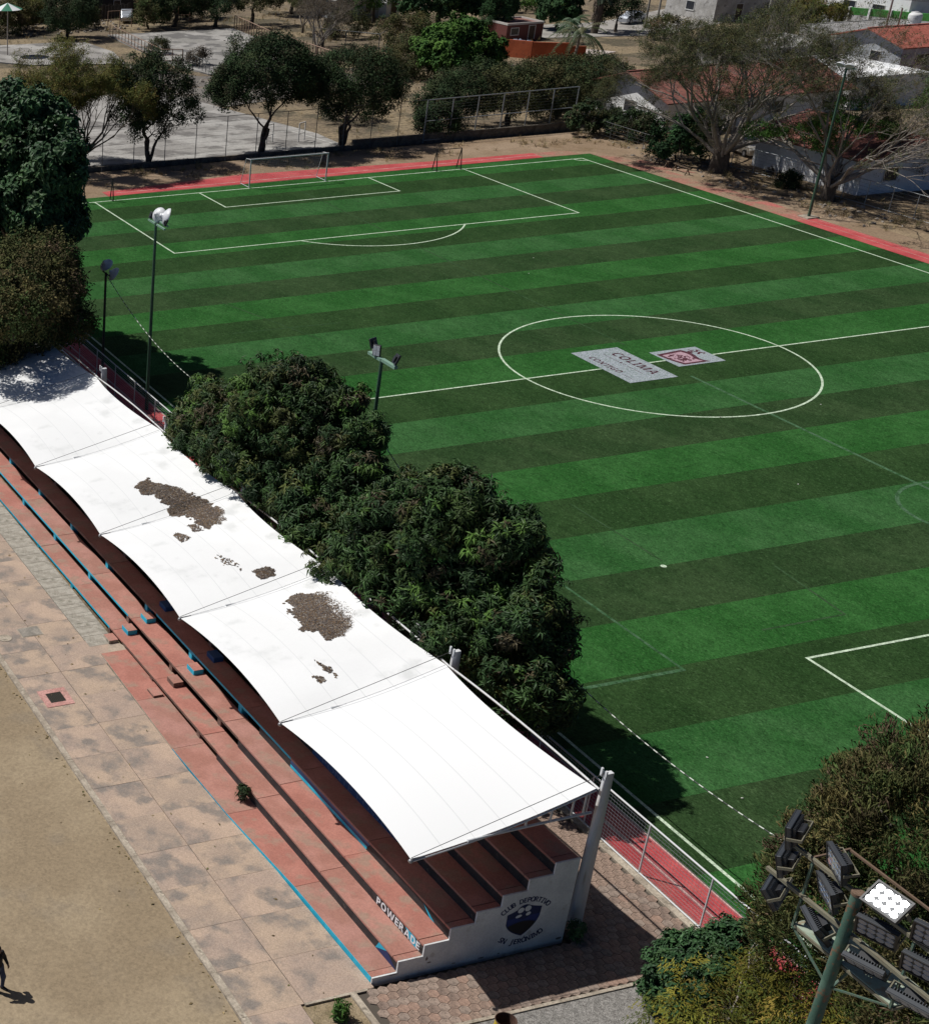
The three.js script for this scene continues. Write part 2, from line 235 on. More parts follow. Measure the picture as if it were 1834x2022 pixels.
{
  const wk = new THREE.Group(); wk.name = 'walkway'; wk.userData.kind = 'structure'; scene.add(wk);
  const gp = 0.0045; let k = 0; rnd = mulberry(21);
  const frontX = (z) => z > 38 ? -44.82 - 0.2 * (43.6 - z) / 5.6 : z > 31 ? -45.0 - 0.42 * (38 - z) / 7 : z > 23 ? -45.4 : -44.2 + skewX(z) * 0.9;
  for (let i = -28; i < 2; i++) {
    const z1 = 43.77 + i * 2.035, z0 = z1 - 2.035, s0 = skewX(z0), s1 = skewX(z1), e = rr(-0.004, 0.004), e2 = rr(-0.004, 0.004);
    if (i < 1) part('walkway_slab', slabPoly([[-49.03 + s0, z0 + gp], [-47.17 + s0 - gp, z0 + gp], [-47.17 + s1 - gp, z1 - gp], [-49.03 + s1, z1 - gp]], -0.1, e), matWalk[k++ % 4], wk);
    else part('walkway_slab', slabPoly([[-49.03 + s0, z0 + gp], [-47.3, z0 + gp], [-47.3, z1 - gp], [-49.03 + s1, z1 - gp]], -0.1, e), matWalk[k++ % 4], wk);
    if (z1 < 43.9) {
      const a = frontX(z0 + 0.02), b = frontX(z1 - 0.02);
      if (z1 < 22) { part('walkway_slab', slabPoly([[-47.15 + s0, z0 + gp], [-45.3 + s0, z0 + gp], [-45.3 + s1, z1 - gp], [-47.15 + s1, z1 - gp]], -0.1, e2), matWalk[(k++ + 1) % 4], wk); }
      else part('walkway_slab', slabPoly([[-47.15 + s0, z0 + gp], [a - 0.01, z0 + gp], [b - 0.01, z1 - gp], [-47.15 + s1, z1 - gp]], -0.1, e2), matWalk[(k++ + 1) % 4], wk);
    }
    const kz = rr(-0.005, 0.005); part('edging_kerb', slabPoly([[-49.27 + s0 + kz, z0 + 0.006], [-49.045 + s0, z0 + 0.006], [-49.045 + s1, z1 - 0.006], [-49.27 + s1 + kz, z1 - 0.006]], -0.14, 0.014 + kz), matKerb, wk);
  }
  part('walkway_slab', slabPoly([[-45.6, 21.9], [-44.3, 21.9], [-44.0, 22.61], [-45.6, 22.61]], -0.1, -0.002), matWalk[1], wk);
  const matStrip = mottled([0.3, 0.275, 0.23], [0.4, 0.37, 0.315], 2.2, { size: 512, base: 9, oct: 6, fine: 0.2, stain: [0.2, 0.19, 0.15], rough: 0.95, bump: 0.01 });
  for (let z = 21.9; z > -14; z -= 0.29) part('ribbed_strip', slabPoly([[-45.28 + skewX(z), z - 0.28], [-44.1 + skewX(z), z - 0.28], [-44.1 + skewX(z), z], [-45.28 + skewX(z), z]], -0.1, 0.006 + 0.004 * Math.sin(z * 7)), matStrip, wk);
}
// small things set in the walkway
{
  const d = thing('drain_grate', 'square drain with a pink concrete rim in the walkway', 'drain', [-48.32, 0, 25.25], 0.01);
  const pk = mottled([0.46, 0.23, 0.2], [0.55, 0.3, 0.26], 2, { size: 256, fine: 0.2, stain: [0.36, 0.22, 0.18] });
  for (const [a, b, c, e] of [[-0.58, 0.58, -0.64, -0.36], [-0.58, 0.58, 0.36, 0.64], [-0.58, -0.32, -0.36, 0.36], [0.32, 0.58, -0.36, 0.36]]) part('rim', box(a, b, -0.05, 0.02, c, e), pk, d);
  const dk = flat(0.02, 0.017, 0.012, 0.9); part('pit', box(-0.32, 0.32, -0.06, 0.008, -0.36, 0.36), dk, d);
  const br = flat(0.05, 0.045, 0.035, 0.6, 0.4); for (let i = -4; i <= 4; i++) part('grate_bar', bar([i * 0.07, 0.014, -0.35], [i * 0.07, 0.014, 0.35], 0.016), br, d);
  const mh = thing('manhole_cover', 'grey square manhole cover in the walkway beside the stand', 'manhole', [-47.55, 0, 19.9], 0.015);
  part('cover', rbox(-0.44, 0.44, -0.03, 0.018, -0.36, 0.36, 0.01), mottled([0.22, 0.2, 0.17], [0.3, 0.27, 0.23], 1.5, { size: 256, fine: 0.2 }), mh); part('frame', [box(-0.49, 0.49, -0.03, 0.01, -0.41, -0.37), box(-0.49, 0.49, -0.03, 0.01, 0.37, 0.41), box(-0.49, -0.45, -0.03, 0.01, -0.37, 0.37), box(0.45, 0.49, -0.03, 0.01, -0.37, 0.37)], matKerb, mh);
  const m2 = new THREE.CylinderGeometry(0.3, 0.3, 0.04, 24); const r2 = solo('round_cover', m2, matKerb, 'small round cover in the walkway left of the square manhole', 'manhole'); r2.position.set(-48.75, 0.0, 20.1);
}
// planter bed, kerbs, gravel road
const matSoil = mottled([0.24, 0.185, 0.11], [0.3, 0.235, 0.15], 3, { size: 512, base: 8, oct: 6, fine: 0.25, stain: [0.14, 0.12, 0.06], rough: 1, bump: 0.02 });
struct('planter_soil', sheet(-47.25, -45.5, 43.75, 50, -0.07), matSoil);
struct('planter_kerb', [box(-45.66, -45.46, -0.1, 0.01, 43.84, 50), box(-47.16, -45.05, -0.1, 0.004, 43.745, 43.835)], matKerb);
const matGravel = mottled([0.19, 0.18, 0.165], [0.28, 0.265, 0.245], 2.6, { size: 1024, base: 28, oct: 6, fine: 0.55, lo: 0.25, hi: 0.75, stain: [0.12, 0.11, 0.1], stainLo: 0.6, stainHi: 0.75, rough: 1, bump: 0.02 });
struct('gravel_road', poly([[-45.4, 45.95], [-33.5, 46.1], [-33.5, 80], [-45.4, 80]], -0.02), matGravel);
{ const kr = new THREE.Group(); kr.name = 'road_kerb'; kr.userData.kind = 'structure'; scene.add(kr); for (let i = 0; i < 13; i++) { const x = -45.4 + i * 0.92; part('kerb_stone', slabPoly([[x + 0.008, 45.83 + i * 0.012], [x + 0.912, 45.842 + i * 0.012], [x + 0.912, 45.96 + i * 0.012], [x + 0.008, 45.95 + i * 0.012]], -0.1, 0.02 + 0.004 * (i % 3)), matKerb, kr); } }
// hexagonal pavers behind and beside the stand
{
  const pv = new THREE.Group(); pv.name = 'paving'; pv.userData.kind = 'structure'; scene.add(pv); rnd = mulberry(31);
  part('bedding', poly([[-45.44, 43.9], [-45.44, 45.82], [-33.98, 45.97], [-33.98, -14], [-37.9, -14], [-37.9, 43.9]], -0.035), flat(0.09, 0.075, 0.06, 1), pv);
  const s = 0.196, hw = s * Math.sqrt(3) / 2, hg = new THREE.ExtrudeGeometry(new THREE.Shape([0, 1, 2, 3, 4, 5].map((i) => new THREE.Vector2((s - 0.009) * Math.cos(i * Math.PI / 3 + Math.PI / 6), (s - 0.009) * Math.sin(i * Math.PI / 3 + Math.PI / 6)))), { depth: 0.05, bevelEnabled: false }); hg.rotateX(-Math.PI / 2); hg.translate(0, -0.05, 0);
  const pm = [[0.25, 0.175, 0.135], [0.275, 0.195, 0.15], [0.235, 0.17, 0.135], [0.28, 0.185, 0.14], [0.265, 0.2, 0.16], [0.24, 0.185, 0.15]].map((c, i) => mottled(c, c.map((v) => v * 1.25), 1.1, { size: 128, base: 6, oct: 5, fine: 0.2, stain: c.map((v) => v * 0.6), stainLo: 0.62, rough: 0.95, seed: i }));
  const hgU = uvm(hg), all = [];
  for (let r = 0; r < 190; r++) for (let c = 0; c < 36; c++) {
    const z = 45.72 - r * s * 1.5, x = -45.3 + c * 2 * hw + (r % 2) * hw; if (x > -34.05 || z < 8) continue;
    if (z > 43.95 ? x > -45.3 : x > -37.75) all.push([x, z]);
  }
  const score = ([x, z]) => (z > 43.6 ? 0 : x > -37.4 ? (43.6 - z) * 0.9 : 6 + (43.6 - z));
  all.sort((a, b) => score(a) - score(b)); const rest = [];
  all.forEach(([x, z], i) => { const y = rr(-0.004, 0.006), m = pm[Math.floor(rnd() * 6)]; if (i < 300) { const p = part('paver', hgU, m, pv); p.position.set(x, y, z); p.rotation.set(rr(-0.012, 0.012), 0, rr(-0.012, 0.012)); } else { const g = hgU.clone(); g.translate(x, y, z); rest.push(g); } });
  part('paver_field', rest, pm[1], pv).userData.kind = 'stuff';
}

// ---------- grandstand ----------
const font = await new FontLoader().loadAsync('fonts/droid/droid_sans_bold.typeface.json');
const fontThin = await new FontLoader().loadAsync('fonts/droid/droid_sans_regular.typeface.json');
const dy = (z) => 0.017 * (z - 43.6);
// the stand runs a little skew to the pitch and falls away slightly along its length
function shear(g) { const p = g.attributes.position; for (let i = 0; i < p.count; i++) { const z = p.getZ(i); p.setXYZ(i, p.getX(i) + skewX(z), p.getY(i) + dy(z), z); } p.needsUpdate = true; return g; }
const SX = (r) => -44.82 + 0.84 * r, SY = (r) => 0.2 + 0.4286 * r, Z_END = -14;
const matTread = [0, 1, 2].map((i) => mottled([[0.36, 0.165, 0.125], [0.345, 0.17, 0.13], [0.38, 0.155, 0.118]][i], [[0.44, 0.215, 0.17], [0.42, 0.215, 0.175], [0.45, 0.195, 0.15]][i], 4.2, { size: 512, base: 5, oct: 8, fine: 0.1, stain: [0.33, 0.22, 0.165], stainLo: 0.5, stainHi: 0.75, rough: 0.85, bump: 0.004, seed: i + 1 }));
const matBlack = mottled([0.018, 0.018, 0.02], [0.032, 0.031, 0.032], 2.4, { size: 512, base: 10, oct: 6, fine: 0.3, stain: [0.085, 0.075, 0.065], stainLo: 0.66, stainHi: 0.85, rough: 0.7 });
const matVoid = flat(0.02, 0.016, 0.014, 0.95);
const matNose = mottled([0.14, 0.085, 0.065], [0.2, 0.12, 0.09], 2, { size: 256, base: 8, fine: 0.25, rough: 0.9 });
const matCyan = mottled([0.01, 0.40, 0.58], [0.02, 0.47, 0.66], 1.7, { size: 256, base: 9, oct: 6, fine: 0.1, stain: [0.02, 0.33, 0.5], stainLo: 0.6, rough: 0.6 });
const matCyanWorn = mottled([0.02, 0.27, 0.40], [0.03, 0.35, 0.5], 1.7, { size: 256, base: 9, oct: 6, fine: 0.2, stain: [0.16, 0.15, 0.14], stainLo: 0.55, stainHi: 0.7, rough: 0.7 });
const matNavy = flat(0.012, 0.03, 0.115, 0.6), matBlue = flat(0.02, 0.075, 0.2, 0.6), matPale = flat(0.75, 0.76, 0.77, 0.6), matSteel = flat(0.1, 0.16, 0.28, 0.6);
const matWall = mottled([0.62, 0.63, 0.63], [0.72, 0.73, 0.72], 3.4, { size: 512, base: 6, oct: 7, fine: 0.06, stain: [0.5, 0.49, 0.46], stainLo: 0.64, stainHi: 0.8, rough: 0.9, bump: 0.006 });
const stand = thing('grandstand', 'long concrete grandstand with red stepped benches and a white end wall', 'grandstand', [0, 0, 0]);
{
  rnd = mulberry(51);
  const cuts = [43.54, 43.29]; for (let z = 38.88; z > Z_END; z -= 4.41) cuts.push(z); cuts.push(Z_END);
  const slabLen = (g, w) => { const u = g.attributes.uv; for (let i = 0; i < u.count; i++) u.setXY(i, u.getX(i) + w * 1.37, u.getY(i) + w * 2.11); return g; };
  for (let r = 1; r < 8; r++) for (let i = 0; i + 1 < cuts.length; i++) {
    const a = cuts[i] - 0.008, b = cuts[i + 1] + 0.008, y = SY(r) + rr(-0.006, 0.006);
    part('bench_slab', shear(slabLen(rbox(SX(r), r === 7 ? -38.1 : SX(r + 1) + 0.07, y - 0.09, y, b, a, 0.012), r * 7 + i)), matTread[Math.floor(rnd() * 3)], stand);
  }
  // lowest tread widens towards the middle of the stand and sinks into the walkway
  const f0 = [[43.54, -44.82, 0.2], [43.29, -44.825, 0.196], [38.88, -44.94, 0.125], [34.47, -45.25, 0.05], [30.06, -45.4, 0.03], [26.5, -45.38, 0.03], [22.6, -45.35, 0.03]];
  for (let i = 0; i + 1 < f0.length; i++) {
    const [za, xa, ya] = f0[i], [zb, xb, yb] = f0[i + 1], g = slabPoly([[xb, zb + 0.008], [-43.9 + skewX(zb), zb + 0.008], [-43.9 + skewX(za), za - 0.008], [xa, za - 0.008]], -0.2, 0);
    const p = g.attributes.position; for (let k = 0; k < p.count; k++) if (p.getY(k) > -0.1) p.setY(k, yb + (ya - yb) * (p.getZ(k) - zb) / (za - zb)); part('bench_slab', g, matTread[i % 3], stand);
    const e = slabPoly([[xb - 0.012, zb], [xb - 0.001, zb], [xa - 0.001, za], [xa - 0.012, za]], -0.06, 0); const q = e.attributes.position;
    for (let k = 0; k < q.count; k++) if (q.getY(k) > -0.03) q.setY(k, 0.006 + yb + (ya - yb) * (q.getZ(k) - zb) / (za - zb)); part('painted_edge', e, i < 3 ? matCyan : i < 4 ? matCyanWorn : matKerb, stand, i < 3 ? 'bright cyan painted front edge' : undefined);
  }
  for (let r = 1; r < 8; r++) {
    const nearZ = 31.2;
    part('riser', shear(box(SX(r) + 0.02, SX(r) + 0.06, SY(r - 1) - 0.01, SY(r) - 0.085, nearZ, 43.53)), matBlack, stand, 'black painted riser');
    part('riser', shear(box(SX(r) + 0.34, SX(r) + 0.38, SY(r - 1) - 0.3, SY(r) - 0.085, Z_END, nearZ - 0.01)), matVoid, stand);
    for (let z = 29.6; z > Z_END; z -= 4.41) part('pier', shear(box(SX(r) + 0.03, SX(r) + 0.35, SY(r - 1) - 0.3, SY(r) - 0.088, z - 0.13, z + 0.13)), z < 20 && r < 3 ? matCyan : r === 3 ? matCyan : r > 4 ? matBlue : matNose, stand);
  }
  // painted noses of the benches
  const nose = (r, za, zb, m, y0 = 0.1, y1 = -0.004) => part('painted_edge', shear(box(SX(r) - 0.007, SX(r) - 0.001, SY(r) - y0, SY(r) + y1, za, zb)), m, stand);
  nose(1, Z_END, 20.9, matCyan); nose(2, Z_END, 20.9, matCyan); nose(3, 21.9, 33.6, matCyan);
  nose(1, 22.3, 31.2, matNose); nose(2, 22.3, 31.2, matNose); nose(4, 20, 31, matBlue); nose(3, Z_END, 21.5, matNose);
  // banded riser, lettered panel and cyan flashes
  const plate = (r, y0, y1, za, zb, m, off = 0.012) => part('painted_panel', shear(box(SX(r) + 0.02 - off, SX(r) + 0.02 - off + 0.01, y0, y1, za, zb)), m, stand);
  const yb = SY(2) + 0.02;
  plate(3, yb, yb + 0.13, 33.6, 38.8, matCyan); plate(3, yb + 0.13, yb + 0.2, 33.6, 38.85, matNavy); plate(3, yb + 0.2, yb + 0.26, 33.6, 38.9, matBlue); plate(3, yb + 0.26, yb + 0.315, 33.6, 38.95, matSteel);
  plate(4, SY(3) + 0.005, SY(4) - 0.095, 33.6, 39.2, matBlue);
  const lift = (g, x, y, z) => { g.rotateY(-Math.PI / 2); g.translate(x, y, z); return shear(g); };
  const letters = (word, fnt, size, x, y, z0, pitchZ, m, parent, narrow = 1, w = {}) => { let z = z0; for (const c of word) { if (c !== ' ') { const g = new TextGeometry(c, { font: fnt, size, depth: 0.006, curveSegments: 3, bevelEnabled: false }); g.scale(narrow, 1, 1); g.computeBoundingBox(); const bb = g.boundingBox; g.translate(-bb.min.x, 0, 0); const wd = bb.max.x - bb.min.x; part('letter', lift(g, x, y, z), m, parent); z += wd + pitchZ; } else z += size * 0.4; } };
  const fitLetters = (word, fnt, size, x, y, z0, z1, m, parent) => { const gs = [...word].map((c) => { if (c === ' ') return null; const g = new TextGeometry(c, { font: fnt, size, depth: 0.006, curveSegments: 3, bevelEnabled: false }); g.computeBoundingBox(); g.translate(-g.boundingBox.min.x, 0, 0); return [g, g.boundingBox.max.x - g.boundingBox.min.x]; }); const gap = size * 0.16, tot = gs.reduce((a, g) => a + (g ? g[1] + gap : size * 0.45), -gap), k = (z1 - z0) / tot; let z = z0; for (const g of gs) { if (g) { g[0].scale(k, 1, 1); part('letter', lift(g[0], x, y, z), m, parent); z += (g[1] + gap) * k; } else z += size * 0.45 * k; } };
  const pan = part('lettered_panel', shear(box(SX(4) + 0.003, SX(4) + 0.0075, SY(3) + 0.006, SY(4) - 0.096, 34.0, 39.15)), matBlue, stand, 'blue panel lettered PONTE POWER');
  fitLetters('PONTE POWER', fontThin, 0.25, SX(4) + 0.002, SY(3) + 0.035, 34.3, 38.9, matSteel, pan);
  const pw = part('lettered_panel', shear(box(SX(2) + 0.009, SX(2) + 0.0185, SY(1) + 0.002, SY(2) - 0.092, 40.6, 43.52)), matBlack, stand, 'black riser lettered POWERADE with a cyan flash');
  fitLetters('POWERADE', font, 0.27, SX(2) + 0.006, SY(1) + 0.035, 40.92, 43.36, matPale, pw);
  const tri = (r, pts, m) => { const g = new THREE.ExtrudeGeometry(new THREE.Shape(pts.map(([z, y]) => new THREE.Vector2(z, y))), { depth: 0.005, bevelEnabled: false }); g.rotateY(-Math.PI / 2); g.translate(SX(r) + 0.006 + (r === 2 ? 0.002 : 0.012), 0, 0); part('cyan_flash', shear(uvm(g)), m, stand); };
  tri(2, [[42.55, SY(2) - 0.095], [43.1, SY(2) - 0.095], [43.25, SY(1) + 0.01], [42.9, SY(1) + 0.01]], matCyan);
  tri(1, [[42.35, SY(0) + 0.02], [42.5, SY(1) - 0.1], [42.95, SY(1) - 0.1]], matCyan); tri(1, [[42.35, SY(0) + 0.015], [42.97, SY(1) - 0.1], [43.5, SY(0) + 0.015]], matNavy);
  tri(3, [[42.1, SY(2) + 0.3], [42.75, SY(2) + 0.02], [42.5, SY(2) + 0.02]], matCyan);
  // half-height step blocks in the two aisles
  for (const [za, colours] of [[21.6, [matKerb, matCyan, matCyan, matBlue, matBlue]], [26.2, [matNose, matNose, matCyan, matBlue, matBlue]]]) for (let r = 0; r < 7; r++) {
    const y = r === 0 && za < 23 ? 0.3 : SY(r), b = part('step_block', shear(rbox(SX(r + 1) - 0.44, SX(r + 1) - 0.01, y - 0.02, y + 0.2, za - 0.32, za + 0.32, 0.012)), colours[Math.min(r, 4)], stand);
    part('step_top', shear(box(SX(r + 1) - 0.43, SX(r + 1) - 0.02, y + 0.2005, y + 0.212, za - 0.31, za + 0.31)), r > 2 ? matBlue : matTread[r % 3], b);
  }
  // stepped end wall
  const pts = [[SX(0), -0.15], [SX(0), SY(0) + 0.004]]; for (let r = 1; r < 8; r++) { pts.push([SX(r), SY(r - 1) + 0.004], [SX(r), SY(r) + 0.004]); } pts.push([-38.08, SY(7) + 0.004], [-38.08, -0.15]);
  const eg = new THREE.ExtrudeGeometry(new THREE.Shape(pts.map(([x, y]) => new THREE.Vector2(x, y))), { depth: 0.055, bevelEnabled: false }); eg.translate(0, 0, 43.545);
  const wall = part('end_wall', uvm(eg), matWall, stand, 'white stepped end wall with a painted club crest');
  part('rear_wall', shear(box(-38.12, -38.085, -0.6, SY(7) - 0.02, Z_END, 43.54)), matWall, stand);
  // chipped plaster along the foot of the wall
  const chip = flat(0.2, 0.17, 0.15, 1); for (const [x, y, w, h] of [[-43.0, 0.5, 0.1, 0.2], [-42.9, 0.33, 0.22, 0.06], [-41.0, 0.02, 0.28, 0.07], [-42.0, 0.06, 0.16, 0.05], [-38.25, 0.1, 0.25, 0.12], [-44.1, 0.16, 0.4, 0.03], [-43.45, 0.62, 0.3, 0.03], [-40.4, 0.03, 0.12, 0.06]]) {
    const s = new THREE.Shape(); for (let i = 0; i < 9; i++) { const a = i / 9 * 6.283, k = 0.6 + 0.6 * rnd(); s[i ? 'lineTo' : 'moveTo'](x + Math.cos(a) * w / 2 * k, y + Math.sin(a) * h / 2 * k); } const g = new THREE.ShapeGeometry(s); g.translate(0, 0, 43.6025); part('chipped_patch', g, chip, wall); }
  // club crest: shield, ball and curved lettering
  const cx = -39.72, layer = (shape, m, z, name) => { const g = new THREE.ShapeGeometry(shape, 10); g.scale(1.12, 1.12, 1); g.translate(cx, 1.13, z); part(name, g, m, wall); };
  const S = (f) => { const s = new THREE.Shape(); f(s); return s; }, navy = flat(0.012, 0.022, 0.085, 0.7), mid = flat(0.018, 0.035, 0.17, 0.7), dark = flat(0.022, 0.018, 0.02, 0.8), white = flat(0.68, 0.7, 0.7, 0.8);
  layer(S((s) => { s.moveTo(-0.56, 0.36); s.quadraticCurveTo(-0.3, 0.42, 0, 0.62); s.quadraticCurveTo(0.3, 0.48, 0.52, 0.44); s.lineTo(0.5, 0.1); s.quadraticCurveTo(0.4, -0.25, 0.02, -0.5); s.quadraticCurveTo(-0.45, -0.3, -0.55, 0.0); }), navy, 43.604, 'crest_shield');
  layer(S((s) => { s.moveTo(-0.55, 0.18); s.lineTo(0.5, 0.2); s.lineTo(0.42, -0.06); s.quadraticCurveTo(0.0, 0.16, -0.5, -0.05); }), mid, 43.606, 'crest_band');
  layer(S((s) => { s.moveTo(-0.48, -0.08); s.quadraticCurveTo(0.0, 0.12, 0.4, -0.08); s.quadraticCurveTo(0.28, -0.3, 0.02, -0.45); s.quadraticCurveTo(-0.36, -0.3, -0.48, -0.08); }), dark, 43.608, 'crest_field');
  layer(S((s) => s.absarc(-0.03, 0.36, 0.26, 0, Math.PI * 2)), navy, 43.610, 'crest_ball');
  for (const [x, y, a, b, t] of [[-0.15, 0.44, 0.1, 0.09, 0.5], [0.07, 0.46, 0.1, 0.1, -0.4], [-0.19, 0.24, 0.1, 0.05, 0.2], [0.11, 0.27, 0.08, 0.06, 0.4]]) layer(S((s) => s.absellipse(x, y, a, b, 0, Math.PI * 2, false, t)), white, 43.612, 'crest_ball_panel');
  const arcText = (word, fnt, size, r, a0, step, ycen, flip) => { let a = a0; for (const c of word) { if (c !== ' ') { const g = new TextGeometry(c, { font: fnt, size, depth: 0.003, curveSegments: 2, bevelEnabled: false }); g.computeBoundingBox(); g.translate(-(g.boundingBox.max.x + g.boundingBox.min.x) / 2, flip ? -size : 0, 0); g.rotateZ(flip ? a + Math.PI / 2 : a - Math.PI / 2); g.translate(cx + r * Math.cos(a), ycen + r * Math.sin(a), 43.603); part('crest_letter', g, navy, wall); } a += flip ? step : -step; } };
  arcText('CLUB DEPORTIVO', font, 0.19, 1.02, Math.PI / 2 + 0.8, 0.122, 0.88, false);
  arcText('SN JERÓNIMO', font, 0.2, 1.12, -Math.PI / 2 - 0.6, 0.122, 1.58, true);
}
// tufts of weeds rooted in the stand
// ---------- tensile canopy ----------
const matFabric = (() => { const m = mottled([0.84, 0.845, 0.84], [0.88, 0.885, 0.88], 7, { size: 1024, base: 4, oct: 8, fine: 0.012, stain: [0.68, 0.69, 0.68], stainLo: 0.6, stainHi: 0.86, rough: 0.55 }); m.side = THREE.DoubleSide; return m; })();
const matFabricClean = M({ color: C(0.88, 0.885, 0.88), roughness: 0.55, side: THREE.DoubleSide });
const matSeam = flat(0.74, 0.75, 0.75, 0.6), matWhiteSteel = mottled([0.62, 0.63, 0.64], [0.7, 0.71, 0.72], 2, { size: 256, fine: 0.05, stain: [0.45, 0.4, 0.36], stainLo: 0.7, stainHi: 0.85, rough: 0.5 }), matCable = flat(0.07, 0.07, 0.07, 0.6, 0.3), matMetal = flat(0.3, 0.3, 0.31, 0.45, 0.6);
const BAY = 7.94;
function fabricPoint(i, s, t) { // bay i counted from the near end, s along the stand, t front to rear
  const zf = 43.45 - BAY * (i + s), zr = 43.1 - BAY * (i + s), e = 4 * s * (1 - s), z = zf + (zr - zf) * t;
  const x = -44.02 + (-37.62 + 44.02) * t + 0.14 * e * (1 - t) ** 2 - 0.45 * e * t ** 3;
  const y = 4.44 + 0.92 * t - 0.16 * Math.sin(Math.PI * t) * (1 - e) + 0.22 * e * (1 - 0.35 * t);
  return V(x + skewX(z), y + dy(z), z);
}
function fabricSheet(i, s0, s1, t0, t1, n, m, off = 0) {
  const pos = [], uv = [], idx = [];
  for (let a = 0; a <= n; a++) for (let b = 0; b <= m; b++) { const p = fabricPoint(i, s0 + (s1 - s0) * a / n, t0 + (t1 - t0) * b / m); pos.push(p.x, p.y + off, p.z); uv.push(p.x, p.z); }
  for (let a = 0; a < n; a++) for (let b = 0; b < m; b++) { const k = a * (m + 1) + b; idx.push(k, k + m + 1, k + 1, k + 1, k + m + 1, k + m + 2); }
  const g = new THREE.BufferGeometry(); g.setAttribute('position', new THREE.Float32BufferAttribute(pos, 3)); g.setAttribute('uv', new THREE.Float32BufferAttribute(uv, 2)); g.setIndex(idx); g.computeVertexNormals();
  return g;
}
const canopy = thing('tensile_canopy', 'long white fabric canopy on white steel posts over the grandstand', 'canopy');
for (let i = 0; i < 7; i++) {
  const fab = part('membrane', fabricSheet(i, 0, 1, 0, 1, 28, 24), i === 0 ? matFabricClean : matFabric, canopy, i === 0 ? 'clean white membrane bay at the near end' : undefined);
  for (const t of [0.17, 0.34, 0.51, 0.68, 0.85]) part('seam', fabricSheet(i, 0, 1, t, t + 0.005, 28, 1, 0.003), matSeam, fab);
}
for (let i = 0; i < 8; i++) {
  const z = 43.0 - BAY * i, y = dy(z), x = skewX(z), P = (a, b, c = 0) => [a + x, b + y, z + c];
  const pg = new THREE.CylinderGeometry(0.155, 0.25, 6.15, 4, 1); pg.rotateY(Math.PI / 4); pg.scale(1.15, 1, 0.72); pg.translate(-37.2 + x, 2.72 + y, z);
  const post = part('post', plain(pg), matWhiteSteel, canopy);
  part('post_cap', [bar(P(-37.38, 5.66, -0.1), P(-37.38, 5.94, -0.1), 0.07, 0.05), bar(P(-37.38, 5.66, 0.1), P(-37.38, 5.94, 0.1), 0.07, 0.05)], matWhiteSteel, post);
  const f = fabricPoint(i, 0, 0), q = fabricPoint(i, 0, 1), zf = f.z + 0.02;
  // truss arm under the valley of the fabric
  const low = (t) => [f.x + (q.x - f.x) * t, f.y + (q.y - f.y) * t - 0.1 - 0.78 * Math.max(0, (t - 0.3) / 0.7) ** 1.1, zf + (q.z - zf) * t];
  const up = (t) => { const p = fabricPoint(i, 0, t); return [p.x, p.y - 0.06, zf + (q.z - zf) * t]; };
  const segs = [], N = 10; for (let k = 0; k < N; k++) { segs.push(rod(up(k / N), up((k + 1) / N), 0.035, 0.035, 6)); if (k > 2) segs.push(rod(low(k / N), low((k + 1) / N), 0.045, 0.045, 6)); }
  for (const t of [0.62, 0.76, 0.88, 0.95]) segs.push(bar(low(t), up(t), 0.05)); part('truss_arm', segs, matWhiteSteel, canopy);
  part('cable', rod([f.x, f.y + 0.06, f.z], [q.x + 0.3, q.y + 0.5, q.z - 0.05], 0.011, 0.011, 5), matCable, canopy);
  const cs = []; for (let k = 0; k < 12; k++) { const a = fabricPoint(i, 0.0, k / 12), b = fabricPoint(i, 0.0, (k + 1) / 12); cs.push(rod([a.x, a.y + 0.012, a.z], [b.x, b.y + 0.012, b.z], 0.008, 0.008, 4)); } part('cable', cs, matSeam, canopy);
  const fit = part('corner_fitting', [new THREE.SphereGeometry(0.075, 10, 8).translate(f.x - 0.03, f.y - 0.03, f.z + 0.03), rod([f.x - 0.05, f.y, f.z], [f.x + 0.45, f.y + 0.03, f.z], 0.03, 0.02, 6)], matMetal, canopy);
  if (i < 7) { // tube joining the post heads, bowed out behind the fabric
    const tb = []; for (let k = 0; k < 12; k++) { const h = (w) => { const zz = z - BAY * w, e = 4 * w * (1 - w); return [-37.42 + 0.05 * e + skewX(zz), 5.22 + 0.05 * e + dy(zz), zz]; }; tb.push(rod(h(k / 12), h((k + 1) / 12), 0.04, 0.04, 6)); } part('rear_tube', tb, matWhiteSteel, canopy);
  }
}
